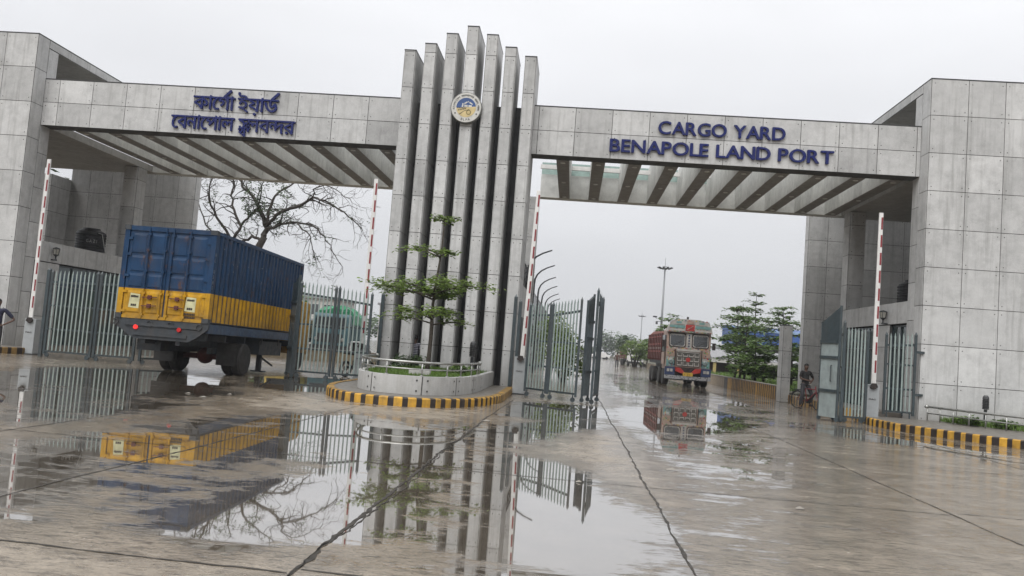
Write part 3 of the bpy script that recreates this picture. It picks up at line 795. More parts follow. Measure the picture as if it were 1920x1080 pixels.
def right_rail():
    root = thing('steel_railing', 'low stainless steel railing beside the striped kerb under the right tower', 'railing', (12.5, 27, .225))
    inv = Matrix.Translation((-12.5, -27, -.225))
    pts = [(11.62, 27.85), (12.0, 26.9), (12.5, 25.9), (13.2, 24.9), (14.2, 23.7), (15.6, 22.2)]
    mb = MB(); mb.M = inv
    mb.tube([(x, y, .66) for x, y in pts], .036, 8); mb.tube([(x, y, .45) for x, y in pts], .02, 8)
    for p, q in zip(pts, pts[1:]):
        for k in (0, .5):
            x, y = p[0]+(q[0]-p[0])*k, p[1]+(q[1]-p[1])*k; mb.tube([(x, y, .22), (x, y, .65)], .022, 8)
    mb.lathe([(0, .6), (.045, .61), (.07, .66), (.045, .71), (0, .72)], (11.6, 27.88, 0), n=12)
    mb.build('rail', STEEL, root, True)
right_rail()

# ------------------------------------------------------------------ boom barriers
def barrier():
    root = thing('boom_barrier', '', 'barrier', (0, 0, 0), 0, 'raised boom barriers')
    mb = MB(); mb.box(-.2, .2, -.19, .19, .03, 1.2); mb.box(-.21, .21, -.2, .2, 1.203, 1.235); mb.build('cabinet', CAB, root, bevel=.012)
    mb = MB(); mb.box(-.26, .26, -.25, .25, 0, .03); mb.build('base', DARK, root)
    mb = MB()
    for ch, x in zip('MAG', (-.12, -.045, .03)): put(mb, ch, x, .74, .1, .075, -.2, .008, .03)
    mb.build('lettering', KBLK, root)
    mb = MB(); mb.prism([(-.12, 1.16), (0, 1.08), (.12, 1.16), (.07, 1.28), (-.07, 1.28)], -.27, -.21, 'y'); mb.build('hub', KBLK, root)
    mb = MB(); mb.prism([(-.075, 1.2), (.075, 1.2), (.065, 6.85), (-.065, 6.85)], -.21, -.15, 'y'); arm = mb.build('boom_arm', WHITE, root, bevel=.008)
    mb = MB()
    for k in range(9): z = 1.62+k*.585; mb.box(.004, .058, -.216, -.211, z, z+.40); mb.box(-.058, -.004, -.149, -.144, z, z+.40)
    mb.build('reflector', REDP, arm)
    return root
def barriers():
    info = [(9.78, 27.75, 0, 'raised red and white boom barrier before the right tower, farthest right of the four', 1),
            (-18.72, 27.5, 0, 'raised boom barrier at the left steel gate beside the left tower', -1),
            (-6.98, 27.35, 0, 'raised boom barrier at the left edge of the fins behind the planter', 1),
            (-1.66, 27.6, 0, 'raised boom barrier at the right edge of the fins by the right driveway', 1)]
    b = barrier()
    for i, (x, y, rz, lab, fl) in enumerate(info):
        o = b if i == 0 else copy_tree(b)
        o.location = (x, y, 0); o['label'] = lab
        for c in o.children:
            if c.name.startswith('boom_arm'):
                if fl < 0: c.rotation_euler.z = math.pi; c.location.y = -.36
                if i == 3: c.rotation_euler.y = R(1.4); c.location.x = .02
barriers()
def arm_fix(): pass

# ------------------------------------------------------------------ folding steel gates
def leaf(root, p0, p1, zb, zt0, zt1, pitch=.135, inv=Matrix(), bar=GATE_L):
    a, b = Vector((*p0, 0)), Vector((*p1, 0)); L = (b-a).length; d = (b-a)/L
    top = lambda s: zt0+(zt1-zt0)*(s/L)
    fr = MB(); fr.M = inv
    for s, z in ((0, top(0)), (L, top(L))): 
        p = a+d*s; fr.bar((p.x, p.y, zb-.1), (p.x, p.y, z-.05), .075); fr.add([(p.x-.045, p.y-.045, z-.05), (p.x+.045, p.y-.045, z-.05), (p.x+.045, p.y+.045, z-.05), (p.x-.045, p.y+.045, z-.05), (p.x, p.y, z+.07)], [(0, 1, 4), (1, 2, 4), (2, 3, 4), (3, 0, 4)])
    for k, z in ((0, zb), (1, zb+.75), (2, zb+1.55)): fr.bar(a+Vector((0, 0, z)), b+Vector((0, 0, z)), .045, .06)
    fr.bar(a+Vector((0, 0, top(0)-.38)), b+Vector((0, 0, top(L)-.38)), .05, .07)
    for s in (.1, L-.1):
        p = a+d*s; fr.lathe([(0, -.025), (.075, -.025), (.075, .025), (0, .025)], (p.x, p.y, .078), 'y', 12)
        fr.bar((p.x, p.y, .09), (p.x, p.y, zb), .04)
    f = fr.build('frame', GATE_D, root)
    mb = MB(); mb.M = inv; n = max(2, round(L/pitch)); nv = Vector((-d.y, d.x, 0))
    if nv.y > 0: nv = -nv
    for k in range(1, n):
        s = L*k/n; p = a+d*s+nv*.04; zt = top(s); w = .024
        mb.bar((p.x, p.y, zb+.03), (p.x, p.y, zt-.1), .046, .02, up=tuple(nv))
        q0, q1 = p-d*w, p+d*w
        mb.add([(q0.x, q0.y, zt-.1), (q1.x, q1.y, zt-.1), (p.x, p.y, zt+.03)], [(0, 1, 2)])
        mb.add([(q0.x-nv.x*.02, q0.y-nv.y*.02, zt-.1), (q1.x-nv.x*.02, q1.y-nv.y*.02, zt-.1), (p.x-nv.x*.02, p.y-nv.y*.02, zt+.03)], [(2, 1, 0)])
    mb.build('bars', bar, root)
def solid(root, p0, p1, zb, zt0, zt1, inv=Matrix(), handle=True, pm=None):
    a, b = Vector((*p0, 0)), Vector((*p1, 0)); d = (b-a).normalized(); n = Vector((-d.y, d.x, 0))*.03
    def plate(mb, z0a, z0b, z1a, z1b, t=1.0):
        n_ = n*t
        vs = [a-n_+Vector((0, 0, z0a)), b-n_+Vector((0, 0, z0b)), b-n_+Vector((0, 0, z1b)), a-n_+Vector((0, 0, z1a)), a+n_+Vector((0, 0, z0a)), b+n_+Vector((0, 0, z0b)), b+n_+Vector((0, 0, z1b)), a+n_+Vector((0, 0, z1a))]
        mb.add(vs, [(0, 1, 2, 3), (5, 4, 7, 6), (4, 0, 3, 7), (1, 5, 6, 2), (3, 2, 6, 7), (4, 5, 1, 0)])
    mb = MB(); mb.M = inv; plate(mb, zb, zb, zt0-.62, zt0-.62); mb.build('sheet_panel', pm or GATE_P, root)
    mb = MB(); mb.M = inv; plate(mb, zt0-.60, zt0-.60, zt0, zt1); mb.build('top_panel', GATE_D, root)
    mb = MB(); mb.M = inv
    for p, z in ((a, zt0), (b, zt1)): mb.bar((p.x, p.y, .1), (p.x, p.y, z+.04), .07)
    for z in (.95, 2.0, zt0-.61): mb.bar(a-n*1.6+Vector((0, 0, z)), b-n*1.6+Vector((0, 0, z)), .05, .09)
    m_ = a.lerp(b, .7)-n*3
    if handle: mb.tube([(m_.x+n.x, m_.y+n.y, 1.25), (m_.x, m_.y, 1.25), (m_.x, m_.y, 1.75), (m_.x+n.x, m_.y+n.y, 1.75)], .018, 6)
    for p in (a, b): mb.lathe([(0, -.025), (.07, -.025), (.07, .025), (0, .025)], (p.x, p.y, .074), 'y', 12)
    mb.build('frame', GATE_D, root)
def posts(root, lst, inv):
    mb = MB(); mb.M = inv
    for x, y, z in lst: mb.bar((x, y, 0), (x, y, z), .11); mb.add([(x-.055, y-.055, z), (x+.055, y-.055, z), (x+.055, y+.055, z), (x-.055, y+.055, z), (x, y, z+.1)], [(0, 1, 4), (1, 2, 4), (2, 3, 4), (3, 0, 4)])
    mb.build('post', GATE_D, root)
def gates():
    def g(label, c, grp='folding steel gates'):
        return thing('folding_gate', label, 'gate', (c[0], c[1], 0), 0, grp), Matrix.Translation((-c[0], -c[1], 0))
    r, i = g('grey folding steel gate left of the container truck, backed by guard house glass', (-16, 26.6))
    leaf(r, (-17.72, 26.75), (-16.05, 26.65), .2, 2.92, 2.96, .15, i); leaf(r, (-15.93, 26.66), (-14.6, 26.75), .2, 2.96, 3.02, .15, i)
    leaf(r, (-14.45, 26.9), (-13.25, 27.9), .2, 3.0, 3.05, .15, i); posts(r, [(-17.95, 26.9, 2.95)], i)
    r, i = g('grey folding steel gate between the container truck and the fins', (-8, 26.7))
    leaf(r, (-9.02, 26.65), (-7.83, 26.6), .22, 3.16, 3.06, .135, i); leaf(r, (-7.72, 26.62), (-6.72, 27.0), .22, 3.06, 2.95, .135, i)
    solid(r, (-9.55, 27.45), (-9.12, 26.72), .12, 3.1, 3.35, i)
    posts(r, [(-6.62, 28.15, 3.0)], i)
    r, i = g('grey folding steel gate standing open at the left side of the right driveway', (-.4, 26.4))
    posts(r, [(-2.0, 27.95, 3.25), (-1.83, 27.95, 3.1)], i)
    leaf(r, (-1.42, 26.9), (-.74, 26.3), .26, 3.0, 3.03, .125, i); leaf(r, (-.66, 26.2), (.22, 25.6), .26, 3.03, 3.2, .125, i)
    solid(r, (.42, 25.9), (.62, 26.6), .2, 3.15, 3.4, i, False)
    leaf(r, (.70, 25.25), (.93, 27.0), .26, 3.5, 3.35, .2, i, GATE_D)
    r, i = g('grey folding steel gate standing open at the right side of the right driveway', (8.8, 26.8))
    solid(r, (8.02, 27.3), (8.34, 26.55), .12, 3.1, 3.6, i, True, plain('gate_panel_pale', (.30, .35, .35), .42, var=.2, dirt=.3))
    leaf(r, (8.46, 26.5), (8.52, 27.5), .17, 3.15, 3.05, .2, i); leaf(r, (8.62, 26.95), (9.32, 26.9), .17, 3.0, 2.95, .1, i)
    r = thing('pedestrian_gate', 'narrow grey barred steel gate hinged to the right tower wall', 'gate', (10.85, 28.2, .22)); i = Matrix.Translation((-10.85, -28.2, -.22))
    leaf(r, (10.36, 28.2), (11.28, 28.15), .40, 2.95, 3.0, .13, i)
    for z in (1.0, 2.4): mb = MB(); mb.M = i; mb.bar((11.28, 28.2, z), (11.6, 28.26, z), .08); mb.build('hinge', GATE_D, r)
gates()

# ------------------------------------------------------------------ lamps and tanks
def wall_lamp(p, side, lab):
    r = thing('wall_lantern', lab, 'lantern', p, 0, 'guard house lanterns')
    mb = MB(); mb.lathe([(0, .0), (.07, 0), (.05, .05), (.03, .08), (.03, .16), (.07, .2), (.12, .24), (0, .24)], n=8); mb.bar((side*.02, 0, .03), (side*.2, 0, .03), .05); mb.build('stem', DARK, r)
    mb = MB(); mb.lathe([(0, .245), (.09, .245), (.13, .45), (0, .45)], n=6); mb.build('glass', plain('lantern_glass', (.35, .34, .3), .2), r)
    mb = MB(); mb.lathe([(0, .455), (.15, .455), (.13, .49), (0, .53)], n=6)
    for k in range(6): a = k*math.pi/3; mb.bar((.095*math.cos(a), .095*math.sin(a), .245), (.135*math.cos(a), .135*math.sin(a), .455), .014)
    mb.build('cap', DARK, r)
wall_lamp((11.34, 31.3, 3.42), 1, 'small black lantern fixed to the right guard house pier')
wall_lamp((-20.18, 30.5, 3.5), -1, 'small black lantern fixed to the left guard house behind the boom arm')
def bollard(p, lab, h=.95):
    r = thing('bollard_lamp', lab, 'bollard lamp', p, 0, 'black bollard lamps')
    mb = MB(); mb.lathe([(0, 0), (.09, 0), (.09, .02), (.05, .03), (.05, h*.52), (0, h*.52)], n=12); mb.build('post', DARK, r)
    mb = MB()
    prof = [(0, h*.525)]
    for k in range(6): z = h*(.53+k*.055); prof += [(.10, z), (.105, z+.03), (.08, z+.034)]
    prof += [(.10, h*.87), (.09, h*.95), (.05, h), (0, h)]
    mb.lathe(prof, n=14); mb.build('head', plain('lamp_louvre', (.06, .06, .062), .4), r)
bollard((13.35, 27.7, .225), 'black louvred bollard lamp in the bed under the right tower')
bollard((-3.18, 26.6, .58), 'black louvred bollard lamp standing in the planter', 1.05)
def tank(c, lab, txt):
    r = thing('water_tank', lab, 'water tank', c, 0, 'black roof tanks')
    mb = MB(); prof = [(0, 0), (.6, 0)]
    for k in range(8): z = .04+k*.115; prof += [(.60, z), (.625, z+.03), (.625, z+.07), (.60, z+.1)]
    prof += [(.58, 1.0), (.36, 1.12), (.36, 1.17), (0, 1.18)]
    mb.lathe(prof, n=28); mb.build('body', TANK, r, False)
    mb = MB(); mb.tube([(.55, -.35, .95), (.75, -.4, .9), (1.0, -.4, .0)], .02, 6); mb.build('pipe', plain('pipe_grey', (.35, .35, .34), .5), r)
    mb = MB()
    a0 = math.atan2(-c[1], -c[0])
    x = 0
    for k, ch in enumerate(txt):
        a = a0+(k-1.5)*.22+.1; vs, fs, xa, xb = G(ch, .02)
        mb.add([((.632)*math.cos(a+(vx-.3)*.24), .632*math.sin(a+(vx-.3)*.24), .5+vy*.2) for vx, vy, vz in vs if True], fs)
    mb.build('lettering', WHITE, r)
tank((13.25, 33.4, 4.18), 'black plastic water tank on the right guard house roof', 'GAZI')
tank((-21.75, 35.2, 4.18), 'black ribbed plastic water tank on the left guard house roof', 'GAZI')

# ------------------------------------------------------------------ container truck
def wheel(mb_t, mb_r, x0, x1, y, z, r, side=1):
    mb_t.lathe([(r*.56, x0), (r*.9, x0), (r, x0+.05*(x1 > x0)), (r, x1-.05*(x1 > x0)), (r*.9, x1), (r*.56, x1)], (0, y, z), 'x', 26)
    xo = x1 if side > 0 else x0
    mb_r.lathe([(0, xo-side*.10), (r*.2, xo-side*.03), (r*.24, xo-side*.1), (r*.42, xo-side*.13), (r*.5, xo-side*.03), (r*.58, xo-side*.005), (r*.58, xo-side*.12), (0, xo-side*.14)], (0, y, z), 'x', 20)
def container_truck():
    Wd, Ln, zb, zy, zt = 2.65, 7.8, 1.49, 2.33, 4.09
    root = thing('container_truck', 'blue container truck with yellow lower band, seen from behind entering the left gate', 'truck', (-12.73, 22.13, .054), R(.5))
    root.rotation_euler.x = R(-1)
    mb = MB(); mb.box(.05, Wd-.05, .06, Ln-.06, zb+.02, zt-.03); mb.build('inner_box', CBLUE, root)
    def corr(z0, z1, mat, name, xside):
        mb = MB(); n = int((Ln-.3)/.29); vs = []; prof = []
        for k in range(n):
            y = .15+k*(Ln-.3)/n; p = (Ln-.3)/n
            prof += [(y, 0), (y+p*.32, 0), (y+p*.5, -.04), (y+p*.82, -.04)]
        prof.append((Ln-.15, 0)); sg = 1 if xside > 1 else -1
        for y, d in prof: vs += [(xside+sg*d, y, z0), (xside+sg*d, y, z1)]
        fs = [(2*i, 2*i+2, 2*i+3, 2*i+1) if sg > 0 else (2*i, 2*i+1, 2*i+3, 2*i+2) for i in range(len(prof)-1)]
        mb.add(vs, fs); return mb.build(name, mat, root)
    for xs in (Wd-.01, .01): corr(zy, zt-.1, CBLUE, 'side_panel', xs); corr(zb+.05, zy, CYEL, 'yellow_band', xs)
    mb = MB()
    for x in (0, Wd-.14):
        for y in (0, Ln-.15): mb.box(x, x+.14, y, y+.15, zy, zt, 0); mb.box(x, x+.14, y, y+.15, zb, zy-.002, 1)
    mb.box(.0, .1, .152, Ln-.152, zt-.1, zt, 0); mb.box(Wd-.1, Wd, .152, Ln-.152, zt-.1, zt, 0); mb.box(.142, Wd-.142, 0, .1, zt-.13, zt, 0)
    mb.box(.142, Wd-.142, Ln-.1, Ln, zt-.13, zt, 0); mb.box(.142, Wd-.142, .0, .1, zb, zb+.09, 1)
    for x in (-.012, Wd-.17):
        for z in (zt-.12, zb): mb.box(x, x+.182, -.02, .18, z, z+.13, 2)
    mb.build('frame_rails', [CBLUE, CYEL, CHAS], root)
    mb = MB(); mb.box(.1, Wd-.1, .1, Ln-.1, zt-.028, zt-.012); mb.build('roof', CBLUE, root)
    # two door leaves
    for k, (a, b) in enumerate(((.16, 1.30), (1.35, 2.49))):
        mb = MB(); mid = (a+b)/2
        mb.box(a, b, .035, .06, zy, zt-.135, 0); mb.box(a, b, .035, .06, zb+.09, zy-.002, 1)
        for z0, z1, mi in ((zy+.03, zy+.42, 0), (zy+.47, zy+.93, 0), (zy+.98, zt-.2, 0), (zb+.15, zy-.06, 1)):   # pressed fields
            for x0, x1 in ((a+.07, mid-.06), (mid+.06, b-.09)):
                mb.add([(x0, .034, z0), (x1, .034, z0), (x1, .034, z1), (x0, .034, z1), (x0+.05, .012, z0+.04), (x1-.05, .012, z0+.04), (x1-.05, .012, z1-.07), (x0+.05, .012, z1-.07)],
                       [(4, 5, 6, 7), (0, 1, 5, 4), (1, 2, 6, 5), (2, 3, 7, 6), (3, 0, 4, 7)], mi)
        d = mb.build('door', [CBLUE, CYEL], root)
        mb = MB()
        for x in (mid, b-.08 if k == 0 else a+.08):
            mb.tube([(x, -.012, zb+.02), (x, -.012, zy)], .022, 8, 1); mb.tube([(x, -.012, zy), (x, -.012, zt-.03)], .022, 8, 0)
            for z in (zb+.12, zy-.12, zy+.5, zy+1.1, zt-.22): mb.box(x-.05, x+.05, -.03, .034, z-.03, z+.03, 1 if z < zy else 0)
        mb.build('lock_rod', [CBLUE, CYEL], d)
        mb = MB(); s = 1 if k == 0 else -1; hx = mid+(.08 if k == 0 else -.08)
        for z in (zb+.36, zb+.6):
            mb.bar((mid, -.045, z), (mid+s*.42, -.045, z+.02), .035, .025); mb.box(mid+s*.2-.05, mid+s*.2+.05, -.05, .02, z-.045, z+.065)
        mb.build('handle', RUST, d)
        xo = a if k == 0 else b
        for z in (zb+.2, zy-.1, zy+.35, zy+.95, zy+1.4):
            mb = MB(); mb.box(xo-.09, xo+.09, -.004, .034, z-.035, z+.035, 1 if z < zy else 0); mb.build('hinge', [CBLUE, CYEL], d)
        mb = MB(); px0 = .33 if k == 0 else 1.95
        mb.add([(px0, .008, zb+.30), (px0+.30, .008, zb+.28), (px0+.31, .008, zb+.68), (px0+.03, .008, zb+.70)], [(0, 1, 2, 3)])
        mb.build('placard', plain('placard_cream', (.62, .60, .36), .5, dirt=.3), d)
        mb = MB()
        for q in range(6): mb.box(px0+.05+q*.037, px0+.08+q*.037, .001, .006, zb+.585, zb+.63+random.random()*.015)
        mb.build('placard_text', KBLK, d); mb = MB()
        for q in range(3): mb.box(px0+.07+q*.055, px0+.115+q*.055, .001, .006, zb+.34, zb+.40)
        if k:
            mb.build('placard_text', KBLK, d); mb = MB()
            for q in range(7): mb.box(px0+.0+q*.046, px0+.034+q*.046, .001, .007, zb+.19, zb+.25); mb.box(px0+.01+q*.046, px0+.042+q*.046, .001, .007, zb+.10, zb+.16)
        mb.build('placard_text', KBLK, d)
    # faded white characters on the right rear post and rust scuffs
    mb = MB()
    for k, ch in enumerate('AL U3RE'):
        if ch == ' ': continue
        vs, fs, a, b = G(ch, 0); z = zt-.72-k*.155
        mb.add([(Wd+.004, .03+(vx-a)*.13, z+vy*.14) for vx, vy, vz in vs], fs)
    for k in range(26):
        y = random.uniform(.2, 4.5); z = random.uniform(zy+.1, zt-.3); s = random.uniform(.01, .028)
        mb.add([(Wd-.004, y, z), (Wd-.004, y+s, z-.01), (Wd-.004, y+s*.8, z+s*1.6)], [(0, 1, 2)])
    mb.build('paint_marks', plain('faded_white', (.38, .4, .42), .6), root)
    # chassis
    mb = MB()
    mb.prism([(-.03, zb-.005), (Wd+.03, zb-.005), (Wd+.03, zb-.16), (Wd-.28, zb-.42), (Wd-.5, zb-.55), (.6, zb-.55), (.42, zb-.46), (-.03, zb-.17)], .02, .10, 'y')
    mb.box(.55, 2.1, -.02, .018, zb-.46, zb-.38); mb.box(.3, 2.35, -.02, .018, zb-.19, zb-.11)
    for x in (.02, 1.0, 1.6, 2.42): mb.tube([(x+.08*math.cos(a_), -.005, zb-.12+.08*math.sin(a_)) for a_ in [q*math.pi/5 for q in range(11)]], .016, 5)
    mb.build('rear_bumper', CHAS, root)
    mb = MB()
    for x in (.62, 1.87):
        mb.lathe([(0, -.035), (.055, -.035), (.065, -.02), (.065, .015), (0, .015)], (x, 0, zb-.235), 'y', 14)
        o = mb.build('tail_light', plain('tail_red_%d' % (x > 1), (.5, .01, .01), .25, emis=((1, .05, .04), 0.6 if x < 1 else .02)), root); mb = MB()
    mb = MB(); mb.box(Wd-.11, Wd-.01, .12, Ln, zb-.27, zb-.01); mb.box(.01, .11, .12, Ln, zb-.27, zb-.01)
    mb.build('side_rail', LBLUE, root)
    mb = MB()
    for x in (.75, 1.75): mb.box(x, x+.12, .12, Ln+1.5, .82, 1.22)
    for y in (.3, 1.6, 3.1, 4.6, 6.2, 7.8): mb.box(.13, Wd-.13, y, y+.1, 1.0, 1.2)
    mb.box(.35, 1.05, .7, 1.5, .62, .98)
    mb.box(.62, .74, 1.9, 4.3, .62, .8); mb.box(1.88, 2.0, 1.9, 4.3, .62, .8)
    mb.box(1.95, 2.5, 4.5, 6.6, .66, 1.12); mb.box(.15, .7, 4.5, 6.4, .66, 1.12)
    mb.box(2.15, 2.3, 5.25, 5.4, .12, .66); mb.box(2.0, 2.45, 5.2, 5.45, .08, .12); mb.bar((2.2, 5.4, .6), (2.45, 6.0, .3), .05)
    mb.build('chassis', CHAS, root)
    for x in (.04, 2.0): mb = MB(); mb.box(x, x+.6, 2.35, 2.37, .3, .98); mb.build('mudflap', RUB, root)
    mb = MB(); mb.tube([(.4, 3.1, .52), (2.25, 3.1, .52)], .09, 10); mb.lathe([(0, -.26), (.16, -.22), (.26, -.05), (.26, .05), (.16, .3), (0, .34)], (1.33, 3.1, .55), 'y', 16); mb.build('rear_axle', RUST, root, True)
    for x0, x1, s in ((.04, .32, -1), (.35, .63, -1), (2.02, 2.30, 1), (2.33, 2.61, 1)):
        t_, r_ = MB(), MB(); wheel(t_, r_, x0, x1, 3.1, .5, .5, s)
        w = t_.build('wheel', RUB, root); r_.build('rim', plain('rim_grey', (.12, .12, .12), .5, dirt=.4), w)
    for x0, x1, s in ((.15, .43, -1), (2.22, 2.5, 1)):
        t_, r_ = MB(), MB(); wheel(t_, r_, x0, x1, Ln+.9, .60, .5, s)
        w = t_.build('wheel', RUB, root); r_.build('rim', MATS['rim_grey'], w)
    mb = MB(); mb.prism([(Ln+.15, .75), (Ln+1.95, .75), (Ln+2.0, 1.6), (Ln+1.8, 2.6), (Ln+1.6, 2.75), (Ln+.15, 2.75)], .15, Wd-.15, 'x'); mb.build('cab', CYEL, root, bevel=.05)
container_truck()

# ------------------------------------------------------------------ painted tipper truck coming out
def painted_truck():
    root = thing('painted_truck', 'brightly painted cargo truck with decorated cab facing the camera on the right driveway', 'truck', (5.38, 48.0, 0), R(1))
    PE = plain('cab_peach', (.38, .27, .22), .45, var=.25, dirt=.3); PW = plain('cab_white', (.44, .42, .39), .45, var=.25, dirt=.35)
    PG = plain('cab_teal', (.16, .30, .29), .45, var=.3, dirt=.3); PR = plain('cab_red', (.42, .035, .03), .4, var=.3, dirt=.2); PB = plain('cab_navy', (.03, .05, .12), .45, dirt=.3)
    PO = plain('plate_yellow', (.52, .33, .05), .5); BR = plain('cargo_red', (.10, .024, .02), .55, var=.4, dirt=.4); CH = plain('chrome_dull', (.38, .38, .39), .3, metal=.6)
    w = 2.6
    mb = MB()                                           # cab shell with sloping brow
    mb.prism([(0, .95), (0, 2.15), (.08, 3.1), (.3, 3.22), (1.75, 3.22), (1.75, .95)], .05, w-.05, 'x'); cab = mb.build('cab', PE, root, bevel=.05)
    mb = MB()
    for x0, x1, z0, z1, mi in ((.06, .62, 1.72, 2.16, 0), (1.98, 2.54, 1.72, 2.16, 0), (.62, 1.98, 2.02, 2.16, 1), (.06, .55, 1.12, 1.68, 2), (2.05, 2.54, 1.12, 1.68, 2), (.1, .5, 1.5, 1.66, 1), (2.1, 2.5, 1.5, 1.66, 1), (.1, .5, 1.9, 2.1, 1), (2.1, 2.5, 1.9, 2.1, 3)):
        mb.box(x0+.01, x1-.01, -.02+mi*.002-.004*(z1-z0 < .2), .0, z0+.01, z1-.01, mi)
    mb.build('front_panel', [PE, PW, PG, PR], cab)
    mb = MB()                                           # grille: rows of white slots over dark
    mb.box(.62, 1.98, -.03, -.002, 1.16, 2.0, 0)
    for r_ in range(3):
        for c in range(4): x = .68+c*.325; z = 1.2+r_*.26; mb.box(x, x+.27, -.05, -.031, z, z+.05, 1); mb.box(x, x+.03, -.05, -.031, z+.055, z+.2, 1); mb.box(x+.24, x+.27, -.05, -.031, z+.055, z+.2, 1)
    mb.box(.95, 1.65, -.055, -.031, 1.86, 1.92, 0); mb.lathe([(0, -.06), (.13, -.06), (.13, -.031), (0, -.031)], (1.3, 0, 1.55), 'y', 16, 2)
    mb.box(.68, 1.92, -.05, -.031, 1.955, 1.985, 1)
    mb.build('grille', [plain('grille_dark', (.09, .085, .075), .5), PW, PR], cab)
    for x0, x1 in ((.16, 1.13), (1.47, 2.44)):          # split windscreen
        def Y(z): return .08*(z-2.15)/.95-.012
        def rr(d, dy): return [(x, Y(z)+dy, z) for x, z in ((x0+d+.08, 2.24+d), (x1-d-.08, 2.24+d), (x1-d, 2.32+d), (x1-d, 2.98-d), (x1-d-.08, 3.06-d), (x0+d+.08, 3.06-d), (x0+d, 2.98-d), (x0+d, 2.32+d))]
        mb = MB(); mb.add(rr(.0, -.012)+rr(.0, .02), [tuple(range(8))]+[(i, i+8, (i+1) % 8+8, (i+1) % 8) for i in range(8)]); fr = mb.build('windscreen_frame', KBLK, cab)
        mb = MB(); mb.add(rr(.05, -.016), [tuple(range(8))]); mb.build('trim', PW, fr)
        mb = MB(); mb.add(rr(.085, -.02), [tuple(range(8))]); mb.build('windscreen', WSHIELD, fr)
        mb = MB(); mb.bar((x0+.25, Y(2.4)-.04, 2.3), (x0+.7, Y(2.6)-.04, 2.62), .02); mb.build('wiper', KBLK, fr)
        mb = MB()
        for q in range(9): mb.add([(x0+.14+q*.078, Y(2.95)-.022, 2.975), (x0+.2+q*.078, Y(2.95)-.022, 2.975), (x0+.17+q*.078, Y(2.9)-.022, 2.90-.03*(q % 2))], [(0, 1, 2)])
        mb.build('tassel', PW, fr)
    mb = MB(); mb.box(1.15, 1.45, -.01, .05, 2.2, 3.06, 0)
    for q in range(5): mb.lathe([(0, -.02), (.05, -.02), (.05, -.01), (0, -.01)], (1.3, 0, 2.32+q*.155), 'y', 8, 1)
    mb.build('centre_pillar', [PW, PB], cab)
    # crown board over the cab
    mb = MB(); mb.prism([(.0, 3.1), (2.6, 3.1), (2.52, 3.42), (2.34, 3.74), (1.8, 3.86), (.8, 3.86), (.26, 3.74), (.08, 3.42)], -.1, .25, 'y', 0)
    for x0, x1, z0, z1, mi in ((.15, 1.02, 3.17, 3.3, 1), (1.58, 2.45, 3.17, 3.3, 1), (1.05, 1.55, 3.2, 3.55, 3), (.14, 1.0, 3.34, 3.5, 2), (1.6, 2.46, 3.34, 3.5, 2), (.35, .98, 3.55, 3.76, 1), (1.62, 2.25, 3.55, 3.76, 1), (1.1, 1.5, 3.6, 3.8, 4), (.5, .8, 3.6, 3.72, 2), (1.8, 2.1, 3.6, 3.72, 2)):
        mb.box(x0, x1, -.12-.003*mi, -.1, z0, z1, mi)
    mb.bar((1.12, -.125, 3.25), (1.48, -.125, 3.5), .05, .02, 1)
    for q in range(12): mb.box(.18+q*.19, .28+q*.19, -.125, -.1, 3.115, 3.155, 4)
    mb.box(1.1, 1.2, -.05, .1, 3.86, 4.0, 5)
    mb.build('crown_board', [PW, PW, PG, PR, PE, KBLK], root)
    mb = MB()
    for x in (.08, 2.52): mb.lathe([(0, -.1), (.16, -.08), (.18, .0), (.1, .1), (0, .1)], (x*.8+.26, .05, 3.62), 'y', 14)
    mb.build('side_roundel', CH, root)
    rr_ = random.Random(3); mb = MB()
    def dia(x, y, z, a, b, mi): mb.add([(x-a, y, z), (x, y, z-b), (x+a, y, z), (x, y, z+b)], [(0, 1, 2, 3)], mi)
    for q in range(16): dia(.13+q*.156, -.139, 3.14, .05, .03, q % 5)
    for q in range(14): dia(.2+q*.17, -.139, 3.32, .04, .03, (q*2) % 5)
    for q in range(10): dia(.42+q*.2, -.139, 3.78-.0*q, .05, .04, (q+1) % 5)
    for q in range(24): dia(.12+rr_.random()*.42, -.03, 1.15+rr_.random()*.9, .035, .05, q % 5); dia(2.06+rr_.random()*.42, -.03, 1.15+rr_.random()*.9, .035, .05, q % 5)
    for q in range(12): dia(.08+q*.22, -.03, 2.19, .06, .035, (q*3) % 5)
    mb.build('painted_ornament', [PR, PW, plain('orn_yellow', (.5, .36, .05), .5), plain('orn_green', (.05, .25, .10), .5), PB], cab)
    for x in (.33, 2.27):
        mb = MB(); mb.lathe([(0, -.07), (.1, -.07), (.13, -.05), (.15, -.02), (0, -.02)], (x, 0, 1.4), 'y', 16); mb.build('headlight', plain('headlamp', (.2, .25, .24), .1), root)
    mb = MB(); mb.box(.0, 2.6, -.22, -.02, .42, .62, 0); mb.box(.0, .55, -.2, -.03, .64, 1.1, 1); mb.box(2.05, 2.6, -.2, -.03, .64, 1.1, 1); mb.box(.58, 2.02, -.08, .0, .64, 1.1, 3)
    for x in (.18, .36, 2.24, 2.42): mb.box(x-.07, x+.07, -.225, -.203, .82, .98, 2)
    bp = mb.build('bumper', [CH, PB, PW, KBLK], root)
    mb = MB()
    for x, s in ((.72, 1), (1.88, -1)): mb.prism([(x-s*.15, 1.08), (x+s*.16, 1.06), (x+s*.42, .80), (x+s*.4, .72), (x-s*.12, .86)], -.25, -.1, 'y')
    mb.build('red_horn', PR, bp)
    mb = MB(); mb.box(1.02, 1.58, -.26, -.225, .62, .82); pl = mb.build('number_plate', PO, bp)
    mb = MB()
    for q, ch in enumerate('121'): put(mb, ch, 1.12+q*.14, .66, .16, .16, -.266, .005, .02)
    mb.build('plate_marks', KBLK, pl)
